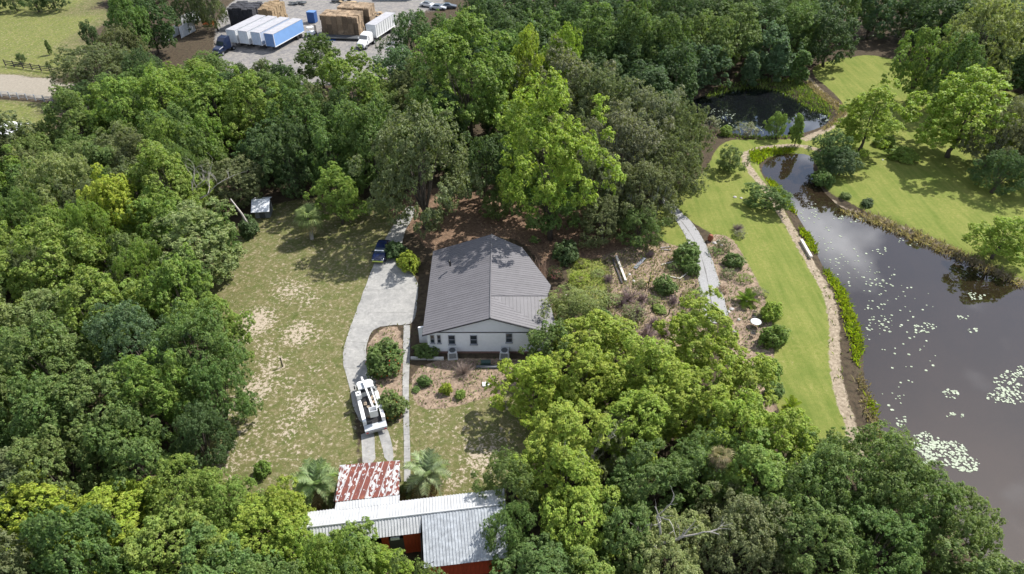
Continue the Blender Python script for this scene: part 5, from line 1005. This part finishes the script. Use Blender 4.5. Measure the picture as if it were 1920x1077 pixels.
def twiggy(px, py, rpx, label, m=TWIG, seed=0, n=90, group=None):
    R = rpx / pxm(py); r = random.Random(seed + int(px)); root = P(px, py + rpx * .6); b = MB()
    for k in range(n):
        a = r.uniform(0, 6.283); e = r.uniform(.15, 1.4); d = Vector((math.cos(a) * math.cos(e), math.sin(a) * math.cos(e), math.sin(e))); l = R * r.uniform(.6, 1.25); m1 = d * l * .55 + Vector((r.uniform(-.1, .1), r.uniform(-.1, .1), 0)) * R
        b.tube([(0, 0, 0), m1, d * l], [.022, .016, .008], 3, cap=False)
        for q in range(2): b.tube([m1, m1 + (d + Vector((r.uniform(-.8, .8), r.uniform(-.8, .8), r.uniform(-.3, .6)))).normalized() * l * .45], [.012, .006], 3, cap=False)
    o = b.build('dry_bush', m); o.location = root; tag(o, label, 'bush', group)
twiggy(870, 688, 22, 'bare twiggy bush in front of the gable wall', n=130)
PT = mat('purple_twig', (.26, .19, .19), .9, .3, 3)
for x_, y_, r_, lb in [(1178, 548, 26, 'largest leafless bush beside the timber beams'), (1195, 578, 22, 'leafless bush in the lower dry garden'), (1213, 618, 22, 'leafless bush above the lime trees'), (1165, 565, 16, 'leafless bush left in the dry garden'), (1270, 600, 16, 'leafless bush among the stakes by the gravel drive'), (1383, 425, 13, 'leafless bush on the lawn right of the gravel drive'), (1410, 552, 12, 'leafless bush beside the cycad'), (1262, 560, 14, 'leafless bush right of the rounded shrub'), (1228, 600, 18, 'leafless bush below the low bright plant'), (1140, 520, 12, 'leafless bush left of the timber beams'), (1290, 590, 12, 'leafless bush under the feathery shrub'), (1205, 555, 15, 'leafless bush between the tall stake and the rounded shrub'), (1245, 620, 15, 'leafless bush lowest in the dry garden'), (1220, 475, 10, 'small leafless bush on the bare clearing')]: twiggy(x_, y_, r_, lb, PT, n=100)
b = MB(); r_ = random.Random(8)
for k in range(70): x0, y0 = r_.uniform(-.7, .7), r_.uniform(-1.3, 1.3); b.tube([(x0, y0, 0), (x0 + r_.uniform(-.3, .3), y0 + r_.uniform(-.3, .3), 1.8), (x0 + r_.uniform(-.9, .6), y0 + r_.uniform(-.6, .6), r_.uniform(2.6, 4.2))], [.035, .03, .012], 4, cap=False)
o = b.build('dry_vine', mat('brown_vine', (.27, .18, .13), .9, .3)); o.location = (3.6, 69.2, 0); tag(o, 'tall tangle of bare brown stems at the right rear roof corner', 'bush')

# ------------------------------------------------------------------ wood filling the ground between
used_labels = set()
def filler_label(x, y, word, kind, phrase):
    for lb, lx, ly in sorted(LANDMARKS, key=lambda q: (q[1] - x) ** 2 + (q[2] - y) ** 2)[:40]:
        dx, dy = x - lx, y - ly
        rel = ('right of' if dx > 0 else 'left of') if abs(dx) > abs(dy) else ('behind' if dy > 0 else 'in front of')
        for form in (word + ' ' + kind + ' ' + rel + ' the ' + lb, word + ' ' + kind + ' farther ' + rel + ' the ' + lb):
            if len(form.split()) <= 16 and form not in used_labels: used_labels.add(form); return form
    return word + ' ' + kind + ' crowded ' + phrase
REG = [
 ([(-420, 345), (60, 318), (220, 300), (430, 325), (440, 395), (405, 450), (360, 530), (385, 640), (400, 760), (345, 890), (300, 950), (520, 985), (560, 1060), (780, 1130), (900, 1330), (-420, 1330)], 'in the dense west wood', ['green', 'mid', 'bright', 'bright', 'mid', 'olive', 'pale', 'green'], (7.5, 12), (2.6, 4.8), .64),
 ([(430, 325), (640, 285), (700, 250), (860, 225), (1000, 235), (1200, 290), (1310, 300), (1300, 335), (1210, 370), (1060, 380), (1000, 345), (850, 338), (700, 352), (560, 360), (470, 370)], 'in the wood behind the house', ['green', 'dark', 'mid', 'olive', 'dark'], (9, 13), (3.4, 4.6), .66),
 ([(880, 185), (900, 100), (880, 62), (1050, 55), (1950, 55), (2150, 80), (2150, 240), (1930, 205), (1770, 126), (1700, 84), (1640, 74), (1545, 94), (1500, 128), (1430, 145), (1340, 165), (1280, 196), (1180, 255), (1000, 228)], 'in the forest beyond the ponds', ['dark', 'dark', 'green', 'blue', 'dark'], (9.5, 13), (4.4, 6.0), .70),  # dark and blue tints carry distance haze and backlit shade in the leaf colour
 ([(1835, 335), (1880, 290), (2200, 260), (2350, 400), (1950, 352)], 'at the right edge beyond the pond', ['dark', 'olive'], (7, 10), (3.2, 4.2), .7),
 ([(1075, 690), (1140, 640), (1210, 720), (1330, 720), (1400, 830), (1500, 880), (1590, 925), (1680, 985), (1760, 1050), (1860, 1140), (2020, 1330), (900, 1330), (960, 1130), (1010, 990), (1010, 850)], 'in the lower wood by the pond', ['bright', 'lime', 'lime', 'mid', 'bright', 'green'], (6, 8.5), (2.6, 4.0), .68),
 ([(-420, 60), (-420, 20), (150, 20)], 'at the far end of the field', ['dark'], (5, 6), (2.5, 3), .7),
 ([(160, 235), (230, 205), (330, 195), (410, 205), (440, 232), (640, 236), (760, 215), (880, 200), (860, 235), (640, 285), (430, 320), (220, 300)], 'in the wood between yard and house', ['green', 'dark', 'mid', 'bright', 'olive'], (8, 11), (3.3, 4.4), .66),
 ([(250, 20), (330, 0), (330, -40), (230, -40)], 'behind the sheet metal screens', ['dark'], (9, 11), (3.5, 4.5), .7)]
WORD = {'green': 'green', 'dark': 'dark green', 'mid': 'dull green', 'olive': 'olive green', 'blue': 'blue green', 'bright': 'light green', 'lime': 'lime green', 'pale': 'pale green'}
fr = random.Random(11); FOREST = []
barnbox = (-18.6, .2, 28.6, 40.5)
for pts, phrase, tints, hr, rr_, pack in REG:
    pl = poly_px(pts); FOREST.append(pl); (x0, y0), (x1, y1) = pl.min(0), pl.max(0); y0 = max(y0, 14)
    tries = 0; n_in = int((x1 - x0) * (y1 - y0) * .55); XS = np.array([fr.uniform(x0, x1) for _ in range(n_in)]); YS = np.array([fr.uniform(y0, y1) for _ in range(n_in)]); ok = sdf(XS, YS, pl) < -.5
    for x_, y_ in zip(XS[ok], YS[ok]):
        r_ = fr.uniform(*rr_)
        if barnbox[0] - r_ * .4 < x_ < barnbox[1] + r_ * .4 and barnbox[2] - r_ * .8 < y_ < barnbox[3]: continue
        if abs(x_) > .78 * y_ + 22: continue
        if any((x_ - a) ** 2 + (y_ - b_) ** 2 < (pack * (r_ + c_)) ** 2 for a, b_, c_ in placed): continue
        tn = fr.choice(tints); kd = fr.choice(['mid', 'mid', 'gum', 'oak']) 
        place(kd, float(x_), float(y_), fr.uniform(*hr), r_, tn, filler_label(x_, y_, WORD[tn], {'mid': 'broadleaf tree', 'gum': 'clumpy tree', 'oak': 'domed oak'}[kd], phrase), 'tree', 'trees ' + phrase)
# undergrowth on the wood floor
r = np.random.default_rng(21); CP = []
for pl in FOREST[:5] + FOREST[6:7]:
    (x0, y0), (x1, y1) = pl.min(0), pl.max(0); n = int((x1 - x0) * (y1 - y0) * .11); X = r.uniform(x0, x1, n); Y = r.uniform(y0, y1, n); k = (sdf(X, Y, pl) < .5) & (abs(X) < .78 * Y + 15); CP.append(np.stack([X[k], Y[k], r.uniform(.2, .9, k.sum())], 1))
CP = np.concatenate(CP); p_, n_, s_, rn_ = clump_leaves(r, CP, np.tile([0, 0, 1.], (len(CP), 1)), r.uniform(.5, 1.1, len(CP)), 16, .36)
p_[:, 2] = np.maximum(p_[:, 2], .05); o = link('undergrowth', leaf_mesh('undergrowth', p_, n_, s_, rn_)); o.color = (.06, .105, .026, 1); tag(o, 'green undergrowth covering the wood floor', 'undergrowth', kind='stuff')

# ------------------------------------------------------------------ shore plants, reeds, lily pads
def tufts(name, polys, dens, hgt, col, label, cat, ground=True, w=.05, lean=.5):
    r = np.random.default_rng(len(polys) * 17 + int(dens)); PTS = []
    for pl in polys:
        (x0, y0), (x1, y1) = pl.min(0), pl.max(0); n = int((x1 - x0) * (y1 - y0) * dens); X = r.uniform(x0, x1, n); Y = r.uniform(y0, y1, n); d = sdf(X, Y, pl); k = d < -.05 + r.uniform(-.5, .1, n); PTS.append(np.stack([X[k], Y[k]], 1))
    PTS = np.concatenate(PTS); n = len(PTS); z = np.maximum(ground_z(PTS[:, 0], PTS[:, 1]), WATER_Z - .02) if ground else np.zeros(n)
    a = r.uniform(0, 6.283, n); h = hgt * r.uniform(.5, 1.2, n); l = r.uniform(.1, lean, n) * h; base = np.stack([PTS[:, 0], PTS[:, 1], z], 1); dx = np.stack([np.cos(a), np.sin(a), 0 * a], 1); sx = np.stack([-np.sin(a), np.cos(a), 0 * a], 1) * (w * r.uniform(.6, 1.5, n))[:, None]
    m1 = base + dx * (l * .4)[:, None] + np.array([0, 0, 1]) * (h * .6)[:, None]; tp_ = base + dx * l[:, None] * 1.3 + np.array([0, 0, 1]) * h[:, None]
    V = np.stack([base - sx * .6, base + sx * .6, m1 + sx, tp_, m1 - sx], 1).reshape(-1, 3); me = np_mesh(name, V, np.arange(5 * n).reshape(n, 5), [LEAF])
    at = me.attributes.new('rnd', 'FLOAT_VECTOR', 'POINT'); at.data.foreach_set('vector', np.repeat(r.uniform(0, 1, (n, 3)), 5, 0).astype(np.float32).ravel()); o = link(name, me); o.color = (*col, 1); tag(o, label, cat, kind='stuff'); return o
pp = lambda pts: smooth_poly(poly_px(pts, -.2))
tufts('marsh_plants', [pp([(1432, 330), (1452, 338), (1470, 352), (1478, 368), (1492, 392), (1500, 405), (1478, 398), (1455, 372), (1440, 352)]), pp([(1490, 424), (1512, 430), (1530, 448), (1538, 472), (1528, 482), (1508, 462)]), pp([(1536, 500), (1560, 508), (1590, 545), (1605, 590), (1622, 630), (1618, 690), (1596, 692), (1588, 640), (1572, 580), (1552, 530)]), pp([(1618, 735), (1640, 742), (1652, 775), (1640, 785), (1622, 770)]), pp([(1400, 285), (1430, 282), (1480, 278), (1500, 284), (1440, 292), (1425, 312), (1405, 305)])], 42, .55, (.24, .30, .02), 'bright yellow green marsh plants along the west pond shore', 'marsh plants', w=.07, lean=.9)
tufts('dry_reeds', [pp([(1596, 692), (1620, 700), (1640, 735), (1655, 800), (1668, 830), (1640, 830), (1612, 770)]), pp([(1575, 388), (1640, 400), (1700, 425), (1770, 455), (1860, 497), (1930, 530), (1920, 542), (1850, 512), (1760, 472), (1690, 442), (1630, 418), (1580, 402)]), pp([(1517, 150), (1548, 180), (1590, 205), (1585, 228), (1545, 250), (1535, 245), (1568, 222), (1566, 208), (1530, 185), (1508, 158)])], 30, .5, (.27, .215, .15), 'brown dry reeds along the pond banks', 'reeds', w=.05, lean=1.1)
tufts('green_reeds', [pp([(1320, 175), (1360, 160), (1430, 148), (1500, 150), (1530, 180), (1560, 200), (1562, 228), (1550, 212), (1515, 205), (1475, 175), (1420, 164), (1375, 170), (1325, 184)]), pp([(1345, 252), (1420, 258), (1500, 254), (1500, 262), (1420, 266), (1345, 260)])], 16, .5, (.15, .20, .05), 'soft green reeds around the far pond', 'reeds', w=.09, lean=.7)
padm = mat('lily_pad', (.18, .24, .13), .5, .3, 2.5, col2=(.34, .39, .28))
def pads(name, spots, label):
    r = random.Random(name + label); b = MB()
    for (px, py, rx, ry, n) in spots:
        for k in range(n):
            a = r.uniform(0, 6.283); q = math.sqrt(r.random()); p_ = P(px + math.cos(a) * q * rx, py + math.sin(a) * q * ry, WATER_Z)
            if sdf(np.array([p_.x]), np.array([p_.y]), POND)[0] > -.1 and name != 'far_lily_pads': continue
            s_ = r.uniform(.06, .17); a0 = r.uniform(0, 6.283); z = WATER_Z + .008 + r.uniform(0, .02)
            b.poly([(p_.x, p_.y, z)] + [(p_.x + math.cos(a0 + .25 + j * .83) * s_, p_.y + math.sin(a0 + .25 + j * .83) * s_ * .95, z + r.uniform(0, .02)) for j in range(8)])
    tag(b.build(name, padm), label, 'lily pads', kind='stuff')
pads('lily_pads', [(1735, 830, 28, 20, 95), (1775, 850, 40, 24, 190), (1812, 872, 28, 14, 80), (1740, 860, 16, 12, 30)], 'dense raft of pale lily pads near the lower pond shore')
pads('lily_pads', [(1890, 715, 28, 22, 75), (1890, 745, 40, 14, 70), (1915, 700, 12, 14, 20), (1870, 735, 22, 8, 20)], 'raft of pale lily pads at the right edge of the pond')
pads('lily_pads', [(1784, 738, 16, 10, 26), (1790, 779, 18, 5, 12), (1650, 610, 26, 18, 34), (1735, 615, 24, 9, 30), (1690, 570, 60, 40, 26), (1600, 500, 40, 40, 30), (1560, 460, 30, 40, 34), (1520, 400, 20, 20, 22), (1680, 640, 60, 30, 20), (1830, 555, 16, 8, 20), (1805, 595, 12, 5, 10), (1825, 620, 12, 5, 10), (1650, 470, 20, 8, 10), (1655, 520, 40, 20, 25), (1660, 740, 40, 40, 14), (1720, 700, 60, 40, 10), (1690, 790, 10, 14, 12), (1640, 560, 30, 40, 24), (1720, 450, 40, 12, 20), (1590, 410, 30, 10, 25)], 'scattered single lily pads across the pond')
pads('far_lily_pads', [(1545, 225, 14, 8, 10), (1475, 175, 14, 4, 14), (1380, 240, 40, 10, 40), (1350, 215, 30, 12, 50), (1440, 245, 30, 8, 20)], 'lily pads on the far pond')

# ------------------------------------------------------------------ litter and weeds on the beds
tufts('dry_grass', [GARDEN], 9, .32, (.24, .22, .10), 'dry grass and weeds in the garden east of the house', 'dry grass', w=.045, lean=1.3)
tufts('bed_weeds', [BED_S, BED_D, BED_E, GARDEN], 6, .28, (.13, .18, .05), 'low weeds in the mulch beds', 'weeds', w=.05, lean=1.2)
r = np.random.default_rng(31); CP = []
for pl, dn in ((GARDEN, 7), (BED_S, 7), (BED_D, 6), (BED_E, 6), (LITTER, 5), (LAWN_W, 1.6), (LAWN_M, 3)):
    (x0, y0), (x1, y1) = pl.min(0), pl.max(0); n = int((x1 - x0) * (y1 - y0) * dn); X = r.uniform(x0, x1, n); Y = r.uniform(y0, y1, n); k = sdf(X, Y, pl) < 0; CP.append(np.stack([X[k], Y[k], np.full(k.sum(), .03)], 1))
CP = np.concatenate(CP); o = link('leaf_litter', leaf_mesh('leaf_litter', CP, unit(r.normal(size=CP.shape) * .3 + np.array([0, 0, 1.])), r.uniform(.08, .24, len(CP)), r.uniform(0, 1, CP.shape), .4)); o.color = (.33, .26, .19, 1); tag(o, 'fallen dry leaves on the beds and worn lawns', 'leaf litter', kind='stuff')

def edge_ring(poly, w):
    """thin closed bands following an outline, for grass growing over an edge"""
    out_ = []
    for i in range(len(poly)):
        a, b_ = np.array(poly[i]), np.array(poly[(i + 1) % len(poly)]); e = b_ - a; l = np.linalg.norm(e)
        if l < .05: continue
        n_ = np.array([-e[1], e[0]]) / l * w; out_.append(np.array([a - n_, b_ - n_, b_ + n_, a + n_]))
    return out_
tufts('edge_grass', edge_ring(smooth_poly(DRIVE, 1), .22) + edge_ring(poly_px(PATHL), .14), 26, .16, (.135, .145, .05), 'grass creeping over the driveway and path edges', 'grass', w=.05, lean=1.4)
tufts('gravel_edge_grass', edge_ring(GD[::2], .25), 22, .2, (.16, .185, .05), 'grass and weeds along the gravel drive edges', 'grass', w=.05, lean=1.3)
tufts('strip_grass', edge_ring(np.array(list(STRIP) + [p_ for p_ in STRIP[::-1]]), .9)[::3], 3.0, .28, (.17, .20, .05), 'weeds scattered on the bare shore strip', 'weeds', w=.06, lean=1.3)
